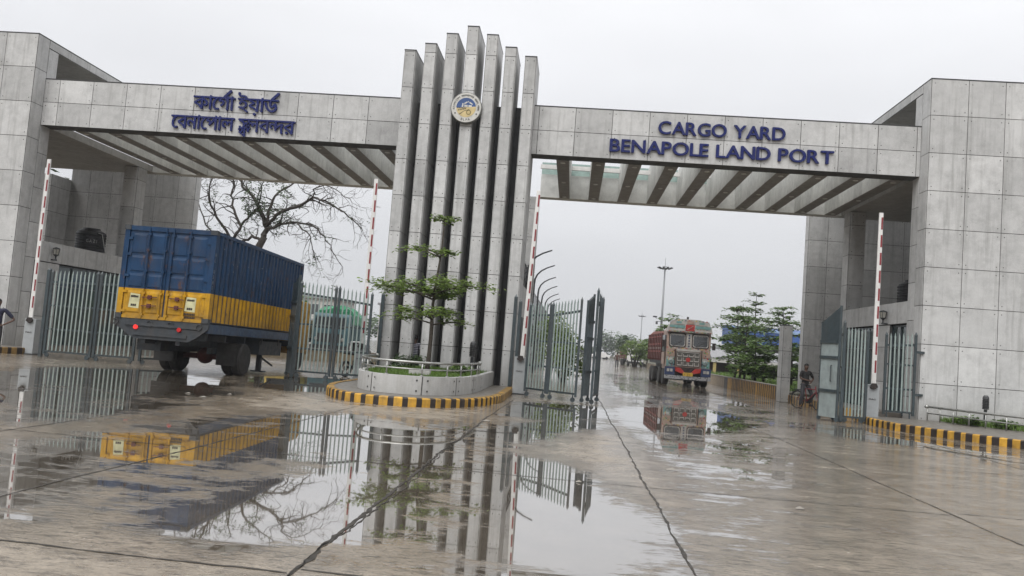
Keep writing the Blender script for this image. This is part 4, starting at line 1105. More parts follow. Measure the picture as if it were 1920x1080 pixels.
    for s, x in ((-1, -.12), (1, 2.72)):                # mirrors
        mb = MB(); mb.box(x-.09, x+.09, -.02, .05, 2.2, 2.6); mb.bar((x, .05, 2.55), (x-s*.15, .2, 2.6), .03); mb.build('mirror', KBLK, root)
    mb = MB()
    for x in (.55, 2.05): mb.bar((x, -.06, 1.2), (x, -.06, 2.12), .05)
    mb.build('tassel_strap', KBLK, cab)
    mb = MB(); mb.box(-.03, .045, .35, 1.45, 1.95, 2.9, 1); mb.box(-.035, .0, .35, 1.5, 1.2, 1.9, 0); mb.build('side_door', [PE, WSHIELD], cab)
    # cargo body, ribbed
    mb = MB(); y0, y1 = 1.95, 8.9
    mb.box(.0, w, y0, y1, 1.5, 3.0, 0)
    for k in range(9): y = y0+k*(y1-y0-.12)/8; mb.box(-.05, w+.05, y, y+.12, 1.4, 3.04, 0)
    for k in range(8):
        y = y0+.14+k*(y1-y0-.12)/8
        for z in (1.9, 2.35, 2.8): mb.box(-.025, 0, y, y+.7, z, z+.07, 1)
        for q in range(2): mb.box(-.03, -.001, y+.15+q*.28, y+.27+q*.28, 2.1, 2.17, 2)
    mb.prism([(.05, 3.06), (w-.05, 3.06), (w-.3, 3.4), (w/2, 3.55), (.3, 3.4)], y0, y0+.1, 'y', 3)
    mb.prism([(.05, 3.06), (w-.05, 3.06), (w-.3, 3.3), (w/2, 3.4), (.3, 3.3)], y1-.1, y1, 'y', 3)
    mb.build('cargo_body', [BR, plain('cargo_red_light', (.3, .07, .05), .5), PW, plain('cargo_pink', (.3, .16, .14), .5)], root)
    mb = MB(); mb.box(.55, .75, .3, y1, .8, 1.2); mb.box(1.85, 2.05, .3, y1, .8, 1.2); mb.box(.1, w-.1, 2, 8.7, 1.2, 1.38); mb.box(.3, 2.3, .2, .5, .35, .8); mb.build('chassis', CHAS, root)
    for y in (1.0, 3.0, 6.2, 7.5):
        for x0, x1, s in ((.02, .34, -1), (w-.34, w-.02, 1)):
            t_, r_ = MB(), MB(); wheel(t_, r_, x0, x1, y, .5, .5, s); o = t_.build('wheel', RUB, root); r_.build('rim', MATS['rim_grey'], o)
painted_truck()

# ------------------------------------------------------------------ people
def skin_mesh(name, pts, edges, rad, mat, parent, sub=2, root=0):
    me = bpy.data.meshes.new(name); me.from_pydata([tuple(p) for p in pts], edges, []); me.materials.append(mat)
    o = bpy.data.objects.new(name, me); COL.objects.link(o); o.parent = parent
    o.modifiers.new('Skin', 'SKIN').use_smooth_shade = True
    for i, d in enumerate(me.skin_vertices[0].data):
        r = rad[i]; d.radius = (r, r) if not isinstance(r, tuple) else r; d.use_root = (i == root)
    s = o.modifiers.new('Sub', 'SUBSURF'); s.levels = sub; s.render_levels = sub
    return o
def person(name, label, loc, rz, shirt, trouser, pose, stripes=None, scale=1.0, group=None):
    """joints in metres, facing -Y. pose: dict of joint overrides"""
    J = dict(pel=(0, 0, .95), wai=(0, .0, 1.1), che=(0, .01, 1.3), nec=(0, .01, 1.47), hb=(0, -.005, 1.545), hc=(0, -.02, 1.62), ht=(0, -.01, 1.70),
             sl=(.18, .01, 1.42), el=(.24, .03, 1.14), wl=(.26, -.04, .90), sr=(-.18, .01, 1.42), er=(-.24, .03, 1.14), wr=(-.26, -.04, .90),
             hl=(.1, 0, .92), kl=(.11, -.02, .50), al=(.11, .02, .09), tl=(.12, -.15, .035), hr=(-.1, 0, .92), kr=(-.11, -.02, .50), ar=(-.11, .02, .09), tr=(-.12, -.15, .035))
    J.update(pose); J = {k: Vector(v) for k, v in J.items()}
    root = thing(name, label, 'person', loc, rz, group); root.scale = (scale,)*3
    names = list(J); P = [J[n] for n in names]; ix = {n: i for i, n in enumerate(names)}
    E = [('pel', 'wai'), ('wai', 'che'), ('che', 'nec'), ('nec', 'hb'), ('hb', 'hc'), ('hc', 'ht'), ('che', 'sl'), ('sl', 'el'), ('el', 'wl'), ('che', 'sr'), ('sr', 'er'), ('er', 'wr'), ('pel', 'hl'), ('hl', 'kl'), ('kl', 'al'), ('al', 'tl'), ('pel', 'hr'), ('hr', 'kr'), ('kr', 'ar'), ('ar', 'tr')]
    rd = dict(pel=.1, wai=.1, che=.11, nec=.05, hb=.062, hc=.085, ht=.062, sl=.045, el=.036, wl=.026, hl=.08, kl=.05, al=.034, tl=.03)
    rad = [rd.get(n, rd.get(n[0]+'l', .05)) for n in names]; E = [(ix[a], ix[b]) for a, b in E]
    for s in 'lr':                                        # palm and five fingers
        wv, ev = J['w'+s], J['e'+s]; d = (wv-ev).normalized(); sx = 1 if s == 'l' else -1
        side = d.cross(Vector((sx, 0, 0)));  side = side.normalized() if side.length > .1 else Vector((0, -1, 0)); nrm = d.cross(side)
        pi = len(P); P.append(wv+d*.07); rad.append((.036, .018)); E.append((ix['w'+s], pi))
        for q, (off, ln) in enumerate(((-.028, .065), (-.01, .078), (.01, .074), (.028, .055))):
            b = len(P); base = wv+d*.085+side*off; P += [base, base+d*ln*.55+nrm*.012, base+d*ln*.9+nrm*.035]; rad += [.0095, .0085, .007]; E += [(pi, b), (b, b+1), (b+1, b+2)]
        b = len(P); P += [wv+d*.035-side*.035, wv+d*.075-side*.058]; rad += [.011, .009]; E += [(pi, b), (b, b+1)]
    b = len(P); h = J['hc']; P += [h+Vector((0, -.098, -.018)), h+Vector((.083, .005, -.01)), h+Vector((-.083, .005, -.01))]; rad += [.016, .016, .016]; E += [(ix['hc'], b), (ix['hc'], b+1), (ix['hc'], b+2)]
    body = skin_mesh('body', P, E, rad, SKIN, root)
    mb = MB(); hh = J['hc']; 
    vs = []; n = 14; rings = 7
    for i in range(rings+1):
        th = math.pi*.62*i/rings
        for j in range(n):
            a = 2*math.pi*j/n; back = max(0, math.sin(a)); t2 = th*(.72+.42*back)
            vs.append(hh+Vector((.086*math.sin(t2)*math.cos(a), .008+.098*math.sin(t2)*math.sin(a), .018+.102*math.cos(t2))))
    mb.add(vs, [(i*n+j, i*n+(j+1) % n, (i+1)*n+(j+1) % n, (i+1)*n+j) for i in range(rings) for j in range(n)]); mb.build('hair', HAIR, root, True)
    mb = MB()
    for sx in (-.032, .032): mb.lathe([(0, -.012), (.008, -.006), (.010, 0), (0, .004)], hh+Vector((sx, -.083, .012)), 'y', 8)
    mb.build('eyes', HAIR, body); 
    lerp = lambda a, b, t: J[a].lerp(J[b], t)
    sp = [J['pel']+Vector((0, 0, -.07)), J['wai'], J['che'], J['nec']+Vector((0, 0, -.03)), J['sl'], lerp('sl', 'el', .85), J['sr'], lerp('sr', 'er', .85)]
    se = [(0, 1), (1, 2), (2, 3), (2, 4), (4, 5), (2, 6), (6, 7)]
    skin_mesh('shirt', sp, se, [(.165, .135), (.15, .12), (.165, .12), .065, .068, .056, .068, .056], shirt, root)
    tp = [J['pel']+Vector((0, 0, .03)), J['hl'], J['kl'], lerp('kl', 'al', .9), J['hr'], J['kr'], lerp('kr', 'ar', .9)]
    skin_mesh('trousers', tp, [(0, 1), (1, 2), (2, 3), (0, 4), (4, 5), (5, 6)], [(.11, .095), .094, .072, .056, .094, .072, .056], trouser, root)
    for s in 'lr':
        a, t_ = J['a'+s], J['t'+s]; d = (t_-a).normalized()
        skin_mesh('shoe', [a-Vector((d.x, d.y, 0))*.03+Vector((0, 0, -.04)), a.lerp(t_, .5)+Vector((0, 0, -.01)), t_+Vector((0, 0, .005))], [(0, 1), (1, 2)], [.044, .042, .036], KBLK, root, 1)
    return root
CLK = plain('shirt_black', (.016, .015, .015), .8, var=.2); CLN = plain('shirt_navy', (.02, .022, .05), .8); TRD = plain('trousers_dark', (.03, .03, .035), .8); TRJ = plain('trousers_navy', (.025, .03, .06), .8)
def striped(name, a, b, pitch):
    t = NT(name); w = t.N('ShaderNodeTexWave'); w.bands_direction = 'Z'; w.inputs['Scale'].default_value = 1/pitch*.314; t.L(t.P(), w.inputs[0])
    t.base(t.mix(a, b, t.ramp(w.outputs[1], [(.45, 0.), (.55, 1.)]))); t.rough(.8); return t.m
person('person', 'person in a striped shirt standing between two of the concrete fins', (-5.50, 28.85, .02), R(180), striped('striped_shirt', (.03, .03, .06), (.36, .36, .4), .06), TRJ, {}, scale=.97)
person('person', 'person in black astride a bicycle with one hand on the hip', (9.20, 33.2, 0), R(22), CLK, TRD,
       dict(pel=(0, 0, .96), el=(.40, .06, 1.16), wl=(.2, -.02, .98), er=(-.26, -.02, 1.15), wr=(-.06, -.2, 1.10), kl=(.15, -.22, .56), al=(.15, -.10, .2), tl=(.16, -.26, .15), kr=(-.2, -.1, .5), ar=(-.24, -.02, .09), tr=(-.25, -.18, .035)), scale=1.03)
person('person', 'person in dark jacket with bent elbow cut by the left edge of the picture', (fy(-6, 600, 24.2).x, 24.2, 0), R(20), CLN, TRD,
       dict(el=(.44, .08, 1.14), wl=(.2, -.03, .98)), scale=1.05)
person('person', 'distant dark-clothed pedestrian walking on the far end of the right driveway', (4.75, 86, 0), R(170), plain('shirt_brown', (.09, .05, .04), .8), TRD, dict(kl=(.1, -.15, .5), tl=(.11, -.12, .035)))

# ------------------------------------------------------------------ bicycle and motorbike
def bicycle():
    r = thing('bicycle', 'red-framed bicycle under the person in black by the right gate', 'bicycle', (9.30, 33.1, 0), R(-58))
    RD = plain('bike_red', (.22, .03, .035), .4)
    for x in (-.53, .53):
        mb = MB(); mb.tube([(x+.325*math.cos(a), 0, .345+.325*math.sin(a)) for a in [k*math.pi/16 for k in range(33)]], .02, 6, cap=False); w = mb.build('wheel', RUB, r, True)
        mb = MB()
        for k in range(18): a = k*math.pi/9; mb.tube([(x, .02*(-1)**k, .345), (x+.31*math.cos(a), 0, .345+.31*math.sin(a))], .003, 4)
        mb.lathe([(0, -.04), (.03, -.04), (.03, .04), (0, .04)], (x, 0, .345), 'y', 10); mb.build('spokes', STEEL, w)
    mb = MB(); hd, st, bb, ra, fa = (.36, 0, .80), (-.16, 0, .80), (-.05, 0, .32), (-.53, 0, .345), (.53, 0, .345)
    for a, b in ((hd, st), ((.38, 0, .72), bb), (st, bb)): mb.tube([a, b], .018, 8)
    for s in (-.05, .05): mb.tube([(st[0], s*.4, st[2]), (ra[0], s, ra[2])], .01, 6); mb.tube([(bb[0], s*.6, bb[2]), (ra[0], s, ra[2])], .011, 6); mb.tube([(.40, s*.5, .68), (fa[0], s, fa[2])], .013, 6)
    mb.tube([(.33, 0, .92), (.40, 0, .66)], .02, 8); mb.tube([st, (-.2, 0, .92)], .015, 8); mb.build('frame', RD, r, True)
    mb = MB(); mb.tube([(.24, -.27, .97), (.34, -.22, 1.0), (.33, 0, .95), (.34, .22, 1.0), (.24, .27, .97)], .013, 8); mb.build('handlebar', STEEL, r, True)
    mb = MB(); mb.prism([(-.36, -.08), (-.2, -.07), (-.04, -.02), (-.04, .02), (-.2, .07), (-.36, .08)], .92, .97); mb.build('saddle', KBLK, r, bevel=.02)
    mb = MB(); mb.lathe([(0, .03), (.09, .03), (.09, .036), (0, .036)], (-.05, 0, .32), 'y', 18); mb.tube([(-.05, .05, .32), (.05, .05, .20)], .01, 6); mb.tube([(-.05, -.05, .32), (-.15, -.05, .44)], .01, 6)
    mb.box(.02, .1, .05, .14, .19, .21); mb.box(-.2, -.12, -.14, -.05, .43, .45); mb.build('crankset', DARK, r)
    mb = MB()
    for x in (-.53, .53): mb.tube([(x+.36*math.cos(a), 0, .345+.36*math.sin(a)) for a in [R(20+k*15) for k in range(10)]], .018, 5)
    mb.tube([(-.75, 0, .74), (-.2, 0, .74)], .02, 5); mb.build('mudguard', DARK, r)
bicycle()
def motorbike(loc, rz, label):
    r = thing('motorbike', label, 'motorbike', loc, rz)
    for x in (-.63, .63):
        mb = MB(); mb.tube([(x+.25*math.cos(a), 0, .3+.25*math.sin(a)) for a in [k*math.pi/12 for k in range(25)]], .05, 8, cap=False); w = mb.build('wheel', RUB, r, True)
        mb = MB(); mb.lathe([(0, -.05), (.06, -.05), (.06, .05), (0, .05)], (x, 0, .3), 'y', 10)
        for k in range(5): a = k*1.2566; mb.bar((x, 0, .3), (x+.23*math.cos(a), 0, .3+.23*math.sin(a)), .03)
        mb.build('rim', STEEL, w)
    mb = MB(); mb.prism([(-.1, .62), (.32, .66), (.4, .86), (.2, .95), (-.05, .84)], -.13, .13, 'y'); mb.build('fuel_tank', KBLK, r, bevel=.04)
    mb = MB(); mb.prism([(-.75, .84), (-.1, .78), (-.08, .86), (-.7, .95)], -.13, .13, 'y'); mb.build('seat', RUB, r, bevel=.03)
    mb = MB(); mb.box(-.15, .25, -.14, .14, .28, .6); mb.tube([(.63, .09, .3), (.38, .09, .98)], .025, 6); mb.tube([(.63, -.09, .3), (.38, -.09, .98)], .025, 6); mb.tube([(-.63, .1, .3), (-.1, .1, .42)], .025, 6); mb.tube([(.1, -.17, .3), (-.75, -.17, .38)], .045, 8); mb.build('engine', DARK, r)
    mb = MB(); mb.tube([(.25, -.36, 1.06), (.36, -.2, 1.08), (.38, .2, 1.08), (.25, .36, 1.06)], .018, 6); mb.build('handlebar', STEEL, r)
    mb = MB(); mb.lathe([(0, 0), (.09, .02), (.1, .12), (0, .13)], (.42, 0, .92), 'x', 12); mb.build('headlight', STEEL, r)
motorbike((-7.75, 29.9, 0), R(62), 'dark parked motorbike behind the steel gate left of the fins')

# ------------------------------------------------------------------ trees and plants
def leafquad(mb, p, s, tilt=.6, tint=None, ln=1.9):
    a = random.random()*6.283; d = Vector((math.cos(a), math.sin(a), random.uniform(-tilt, tilt*.6))).normalized()
    n = Vector((random.uniform(-tilt, tilt), random.uniform(-tilt, tilt), 1)).normalized(); w = d.cross(n).normalized()*s*.5
    p = Vector(p); l = d*s*ln
    mb.add([p-w*.25, p+l*.45-w, p+l, p+l*.45+w], [(0, 1, 2, 3)], 0, random.gauss(0, .22) if tint is None else tint)
def pagoda(name, label, base, h, tiers, leaf, nl, group=None, mat=LEAF, bark=PBARK, lean=(0, 0), r0=.07, droop=.1, arms=6, bias=0):
    """tiered tree: flat whorls of branches with sprays of small leaves. tiers = (height, radius)"""
    root = thing(name, label, 'tree', base, 0, group)
    ax = lambda z: Vector((lean[0]*(z/h)**1.4+.03*math.sin(z*2.1), lean[1]*(z/h), z))
    tr = MB(); n = 9; tr.tube([ax(h*k/n) for k in range(n+1)], [r0*(1-.82*k/n) for k in range(n+1)], 7)
    cr = MB(); area = sum(r*r for _, r in tiers)
    for z, r in tiers:
        m = arms+random.randint(-1, 1); a0 = random.random()*6.28
        per = max(6, int(nl*r*r/area/m))
        for k in range(m):
            a = a0+k*6.283/m+random.uniform(-.3, .3); L = r*random.choice((.45, .7, .85, 1.0, 1.1))*random.uniform(.9, 1.1)*(1+bias*math.cos(a)); o = ax(z+random.uniform(-.13, .13)*min(1, r))
            bend = random.uniform(-.35, .35); rise = random.uniform(.10, .22)*L; tnt = random.gauss(0, .15)
            f = lambda s: o+Vector((math.cos(a+bend*s)*L*s, math.sin(a+bend*s)*L*s, rise*math.sin(s*2.1)-droop*L*s*s))
            tr.tube([f(q/5) for q in range(6)], [r0*.36*(1-.75*q/5)*(r/max(.4, tiers[0][1]))**.5 for q in range(6)], 5)
            tw = []
            for q in range(4):
                s0 = random.uniform(.35, .95); e_ = f(s0)+Vector((random.uniform(-1, 1), random.uniform(-1, 1), random.uniform(-.05, .15)))*L*.28
                tr.tube([f(s0), e_], [r0*.09, r0*.04], 4); tw.append((f(s0), e_))
            for q in range(per):
                if random.random() < .55: u, v = random.choice(tw); p = u.lerp(v, random.random()**.6)
                else: p = f(random.uniform(.35, 1.03))
                p = p+Vector((random.gauss(0, .09), random.gauss(0, .09), random.gauss(.02, .05)))*min(1.6, max(.6, L))
                leafquad(cr, p, leaf*random.uniform(.6, 1.2), .55, tnt+random.gauss(0, .18))
    t_ = tr.build('trunk', bark, root, True); cr.build('crown', mat, root)
    return root
pagoda('pagoda_tree', 'young tiered tree growing in the planter before the fins', (-4.22, 24.3, .58), 4.67,
       [(1.57, 1.55), (2.24, 2.05), (2.40, 1.5), (3.52, .95), (4.54, .65)], .08, 4300, mat=LEAF_P, bias=-.30, lean=(.16, 0), r0=.075, arms=7, droop=.03)
PG = 'tiered trees along the right driveway'
for px_, py, Y, hh, tiers, lab in (
    (1419, 553, 60, 6.2, [(2.2, 1.5), (2.9, 1.7), (3.6, 1.5), (4.3, 1.35), (4.9, .95), (5.5, .85), (6.1, .65)], 'tallest tiered tree beside the right driveway, with a bare pointed top'),
    (1394, 576, 58, 5.3, [(2.2, 1.5), (2.8, 1.6), (3.4, 1.5), (4.0, 1.2), (4.9, .8)], 'slender tiered tree between the painted truck and the tallest tree'),
    (1470, 577, 57, 5.1, [(2.4, 1.2), (3.0, 1.45), (3.6, 1.5), (4.1, 1.45), (4.6, 1.2), (5.05, .8)], 'tiered tree rising just behind the lone concrete post'),
    (1362, 592, 56, 4.9, [(1.2, 1.5), (1.9, 1.7), (2.6, 1.8), (3.3, 1.7), (4.0, 1.5), (4.7, 1.2)], 'broad tiered tree right behind the painted truck'),
    (1345, 640, 53, 3.8, [(.8, 1.5), (1.4, 1.8), (2.0, 1.8), (2.6, 1.6), (3.2, 1.2), (3.7, .8)], 'low dense tiered tree touching the painted truck cab'),
    (1383, 668, 50, 2.6, [(.5, 1.4), (1.0, 1.6), (1.5, 1.5), (2.0, 1.1), (2.5, .6)], 'low spreading tree by the kerb wall near the painted truck'),
    (1432, 690, 50, 1.9, [(.5, 1.1), (1.0, 1.0), (1.5, .8), (1.85, .5)], 'small dark bushy tree left of the lone concrete post'),
    (1486, 655, 49, 2.6, [(.5, 1.2), (1.0, 1.3), (1.6, 1.2), (2.1, 1.0), (2.5, .6)], 'dark bushy tree right of the lone concrete post'),
    (1500, 680, 53, 2.4, [(.5, 1.2), (1.1, 1.3), (1.8, 1.1), (2.3, .6)], 'dark bushy tree half hidden by the rear tower wall'),
    (1228, 622, 92, 6.0, [(.8, 1.9), (1.7, 2.2), (2.6, 2.3), (3.5, 2.2), (4.4, 1.8), (5.2, 1.4), (5.8, .8)], 'dense tiered tree left of the painted truck'),
    (1216, 640, 105, 5.0, [(.8, 1.9), (1.7, 2.2), (2.6, 2.1), (3.5, 1.8), (4.5, 1.1)], 'far tiered tree showing above the kerb wall left of the painted truck'),
    (1206, 655, 120, 3.6, [(.7, 1.8), (1.5, 2.0), (2.4, 1.7), (3.3, 1.0)], 'farthest low tiered tree by the white vehicle')):
    p = fy(px_, py, Y); pagoda('pagoda_tree', lab, (max(p.x, 10.9), Y, .4), hh, tiers, .15 if Y < 70 else .26, 1550, PG, LEAF_D if random.random() < .25 else LEAF, BARK, r0=.09, droop=.12)

def bare_tree():
    Y0 = 46.0; root = thing('rain_tree', 'large spreading tree with bare twisting branches behind the container truck', 'tree', (-18.2, Y0, 0))
    inv = Matrix.Translation((18.2, -Y0, 0)); tr = MB(); tr.M = inv; tips = []
    rnd = random.Random(5)
    def limb(px_, r0, r1, d0, d1, seed=0):
        pts = [fy(x, y, Y0+d0+(d1-d0)*k/(len(px_)-1)) for k, (x, y) in enumerate(px_)]
        out = []
        for a, b in zip(pts, pts[1:]):
            for k in range(3): out.append(a.lerp(b, k/3)+Vector((rnd.gauss(0, .05), rnd.gauss(0, .08), rnd.gauss(0, .05)))*(1 if k else 0))
        out.append(pts[-1]); n = len(out); r0 *= .74; r1 *= .8
        tr.tube(out, [r0+(r1-r0)*k/(n-1) for k in range(n)], 7)
        for k in range(2, n):
            for rep in range(1 if rnd.random() < .7 else 2): twig(out[k], (out[k]-out[k-1]).normalized(), r0+(r1-r0)*k/(n-1), 1)
        twig(out[-1], (out[-1]-out[-2]).normalized(), r1, 1)
    def twig(p, d, r, lv):
        a = Vector((rnd.gauss(0, 1), rnd.gauss(0, .8), rnd.gauss(.05, .8))).normalized()
        d = (d*.6+a*.75).normalized(); L = rnd.uniform(.5, 1.15)*(1.15 if lv == 1 else .75 if lv == 2 else .5); q = p; pts = [p]
        for k in range(4):
            d = (d+Vector((rnd.gauss(0, .22), rnd.gauss(0, .2), rnd.gauss(-.06, .2)))).normalized(); q = q+d*L/4; pts.append(q)
        r = min(r*.62, .04 if lv == 1 else .022); r = max(r, .009)
        tr.tube(pts, [r*(1-.6*k/4) for k in range(5)], 4, cap=False)
        tips.append((pts[-1], p))
        if lv < 3:
            for k in (2, 3, 4):
                if rnd.random() < .62: twig(pts[k], d, r*.8, lv+1)
    base = fy(485, 463, Y0); g0 = Vector((base.x-.6, Y0, 0))
    tr.tube([g0, g0.lerp(base, .5)+Vector((-.1, 0, 0)), base, fy(496, 444, Y0)], [.34, .27, .21, .18], 10)
    limb([(496, 444), (500, 426), (493, 404), (478, 374), (461, 356), (450, 335), (440, 300)], .22, .05, 0, 1)
    limb([(500, 426), (517, 404), (543, 391), (572, 380), (587, 370), (609, 376), (646, 398), (672, 422), (680, 433)], .15, .025, 0, -2)
    limb([(502, 432), (513, 428), (528, 420), (557, 417), (587, 424), (609, 444), (620, 467), (642, 500)], .12, .02, 0, -1)
    limb([(488, 452), (472, 443), (454, 452), (440, 462), (420, 470)], .12, .06, .0, 1)
    limb([(439, 446), (452, 424), (439, 393), (433, 367), (439, 341), (436, 310)], .13, .04, 1, 2)
    limb([(430, 443), (406, 407), (393, 374), (394, 344), (400, 310)], .12, .03, 2, 1)
    limb([(452, 422), (472, 400), (483, 391), (490, 360), (500, 330)], .09, .03, 1, 0)
    limb([(498, 422), (509, 385), (524, 359), (550, 344), (580, 330)], .13, .03, 0, 1)
    limb([(587, 370), (587, 355), (609, 347), (639, 362), (660, 380)], .06, .02, -1, -2)
    limb([(430, 443), (400, 440), (385, 420), (372, 380), (376, 340)], .09, .03, 2, 3)
    limb([(557, 417), (580, 440), (585, 460), (590, 480)], .06, .02, -1, -1.5)
    tr.build('trunk', BARK, root, True)
    lf = MB(); lf.M = inv
    c0 = fy(505, 385, Y0)
    for tip, p in tips:
        d = (tip-c0).length; pr = .62 if d < 1.7 else .10 if d < 3.5 else .03
        if rnd.random() < pr:
            for k in range(rnd.randint(7, 15)): leafquad(lf, tip.lerp(p, random.random()*.6)+Vector((random.gauss(0, .12), random.gauss(0, .12), random.gauss(0, .1))), .085, .8)
    lf.build('crown', LEAF_D, root)
bare_tree()

def bush(name, label, cat, c, rx, ry, h, n, leaf, mat, group=None, stems=5):
    root = thing(name, label, cat, c, 0, group); lf = MB(); st = MB(); cl = []
    for k in range(stems):
        a = random.random()*6.28; q = Vector((rx*.7*math.cos(a)*random.random(), ry*.7*math.sin(a)*random.random(), h*random.uniform(.5, .9)))
        st.tube([(q.x*.2, q.y*.2, 0), q*.55+Vector((0, 0, .05)), q], [.03*h, .02*h, .008*h], 5); cl.append(q)
    for k in range(int(4+h*2)): a = random.random()*6.28; cl.append(Vector((rx*.75*math.cos(a), ry*.75*math.sin(a), h*random.uniform(.25, .8))))
    tn = [random.gauss(0, .22) for _ in cl]
    for k in range(n):
        i = random.randrange(len(cl)); q = cl[i]; v = Vector((random.gauss(0, 1), random.gauss(0, 1), random.gauss(0, 1))).normalized()*random.random()**.4
        p = q+Vector((v.x*rx*.42, v.y*ry*.42, v.z*h*.28))
        if p.z > .02: leafquad(lf, p, leaf*random.uniform(.6, 1.3), .9, tn[i]+random.gauss(0, .15)-.1)
    st.build('stem', BARK, root, True); lf.build('foliage', mat, root)
bush('shrub', 'clipped shrub at the left end of the planter by the rail end', 'shrub', (-5.05, 25.8, .56), .6, .5, .5, 700, .05, LEAF_D, 'planter shrubs')
bush('shrub', 'small rounded shrub right of the tree trunk in the planter', 'shrub', (-3.12, 23.9, .56), .38, .36, .36, 500, .05, LEAF, 'planter shrubs')
for k, (x, y, s, lab) in enumerate(((12.6, 27.0, .25, 'leftmost leafy plant in the bed beside the right railing'), (13.5, 26.6, .3, 'leafy plant just right of the bollard lamp under the right tower'), (14.3, 25.6, .34, 'rightmost leafy plant in the bed beside the right railing'))):
    bush('bed_plant', lab, 'plant', (x, y, .22), .55, .5, s, 420, .07, LEAF, 'plants in the bed under the right tower', 4)
g = MB()
for k in range(5200):
    x = random.uniform(12.1, 19); y = random.uniform(max(18, 28.1-(x-11.6)*1.25), 28.1); h = random.uniform(.05, .2); a = random.random()*6.28; l = random.uniform(-.07, .07)
    g.add([(x-.014*math.cos(a), y-.014*math.sin(a), .22), (x+.014*math.cos(a), y+.014*math.sin(a), .22), (x+l, y+l, .22+h)], [(0, 1, 2)], 0, random.gauss(0, .25))
tag(g.build('bed_grass', GRASS), kind='stuff')
bush('tree', 'dark green leafy tree seen through the open side of the left tower', 'tree', (-41.5, 60, 0), 3.5, 3, 11.2, 3600, .42, LEAF_D, None, 9)
for k, (x, y, h, lab) in enumerate(((10.9, 84, 2.4, 'pale green roadside bush nearest the distant pedestrian'), (8.6, 112, 3.6, 'bright green roadside tree behind the distant pedestrian'), (9.6, 150, 4.4, 'hazy green tree at the far bend of the driveway'))):
    bush('roadside_bush', lab, 'bush', (x, y, 0 if x < 10 else .4), 1.9, 1.9, h, 1100, .26, LEAF_P if k < 2 else LEAF_D, 'roadside bushes')

# ------------------------------------------------------------------ right-hand wall, verge, post
def wall_right():
    root = thing('kerb_wall', 'long low wall painted yellow and black beside the right driveway', 'low wall', (9.9, 45, 0))
    inv = Matrix.Translation((-9.9, -45, 0)); L = [(9.55, 29.4), (9.82, 35), (9.88, 39), (9.92, 45), (9.95, 52), (10.05, 80), (10.2, 112)]
    mb = MB(); mb.M = inv; mb2 = MB(); mb2.M = inv
    kerb_ring(mb, L[::-1][:-2][::-1][0:1]+[] or L, .2) if False else None
    h = lambda y: .34 if y < 38.9 else .62
    for (ax, ay), (bx_, by) in zip(L, L[1:]):
        n = max(1, int((by-ay)/.22)) if by < 60 else max(1, int((by-ay)/1.2))
        for k in range(n):
            y0, y1 = ay+(by-ay)*k/n, ay+(by-ay)*(k+1)/n; x0, x1 = ax+(bx_-ax)*k/n, ax+(bx_-ax)*(k+1)/n; H = h(y0)
            mi = (k % 2) if y1 < 55 else 2
            mb.add([(x0, y0, 0), (x1, y1, 0), (x1, y1, H), (x0, y0, H), (x0+.2, y0, H), (x1+.2, y1, H), (x0+.2, y0, 0), (x1+.2, y1, 0)], [(1, 0, 3, 2), (2, 3, 4, 5), (5, 4, 6, 7), (0, 6, 4, 3), (1, 2, 5, 7)], mi, random.gauss(0, .1))
    mb.build('painted_face', [plain('wall_yellow', (.42, .23, .035), .55, dirt=.7), KBLK, plain('wall_tan', (.30, .235, .16), .6, dirt=.4)], root)
    for (ax, ay), (bx_, by) in zip(L[2:], L[3:]): mb2.bar((ax+.1, ay, .645), (bx_+.1, by, .645), .26, .05)
    mb2.build('coping', KTOP, root)
    ob = MB(); ob.prism([(10.1, 39), (10.14, 45), (10.17, 52), (10.27, 80), (10.45, 112), (13, 300), (400, 300), (400, 43), (10.5, 42.2), (20, 41.9), (20, 41.62), (11.1, 41.62), (11.1, 39)], -.1, .40)
    o = ob.build('verge', plain('verge_soil', (.10, .095, .06), .9, var=.5, scale=1.5)); o['kind'] = 'structure'
    ob = MB(); ob.prism([(9.76, 29.4), (10.03, 35), (10.09, 38.98), (11.1, 38.98), (11.48, 36.6), (11.48, 29.6)], -.1, .30)
    o = ob.build('pavement', PAVE); o['kind'] = 'structure'
wall_right()
r = thing('concrete_post', 'lone square concrete post at the end of the low striped wall', 'post', (9.72, 38.6, 0))
mb = MB(); panel_block(mb, -.2, .2, -.35, .35, 0, 3.45, left=True, xs=[-.2, .2], ys=[-.35, .35], zs=[0, 1.1, 2.3, 3.45]); mb.build('shaft', PM, r)
g = MB()
for k in range(9000):
    y = 42+58*random.random()**1.7; x = 10.3+random.random()**1.6*9; h = random.uniform(.08, .32); a = random.random()*6.28; l = random.uniform(-.12, .12)
    g.add([(x-.03*math.cos(a), y-.03*math.sin(a), .40), (x+.03*math.cos(a), y+.03*math.sin(a), .40), (x+l, y+l, .40+h)], [(0, 1, 2)], 0, random.gauss(0, .25))
tag(g.build('verge_grass', GRASS), kind='stuff')

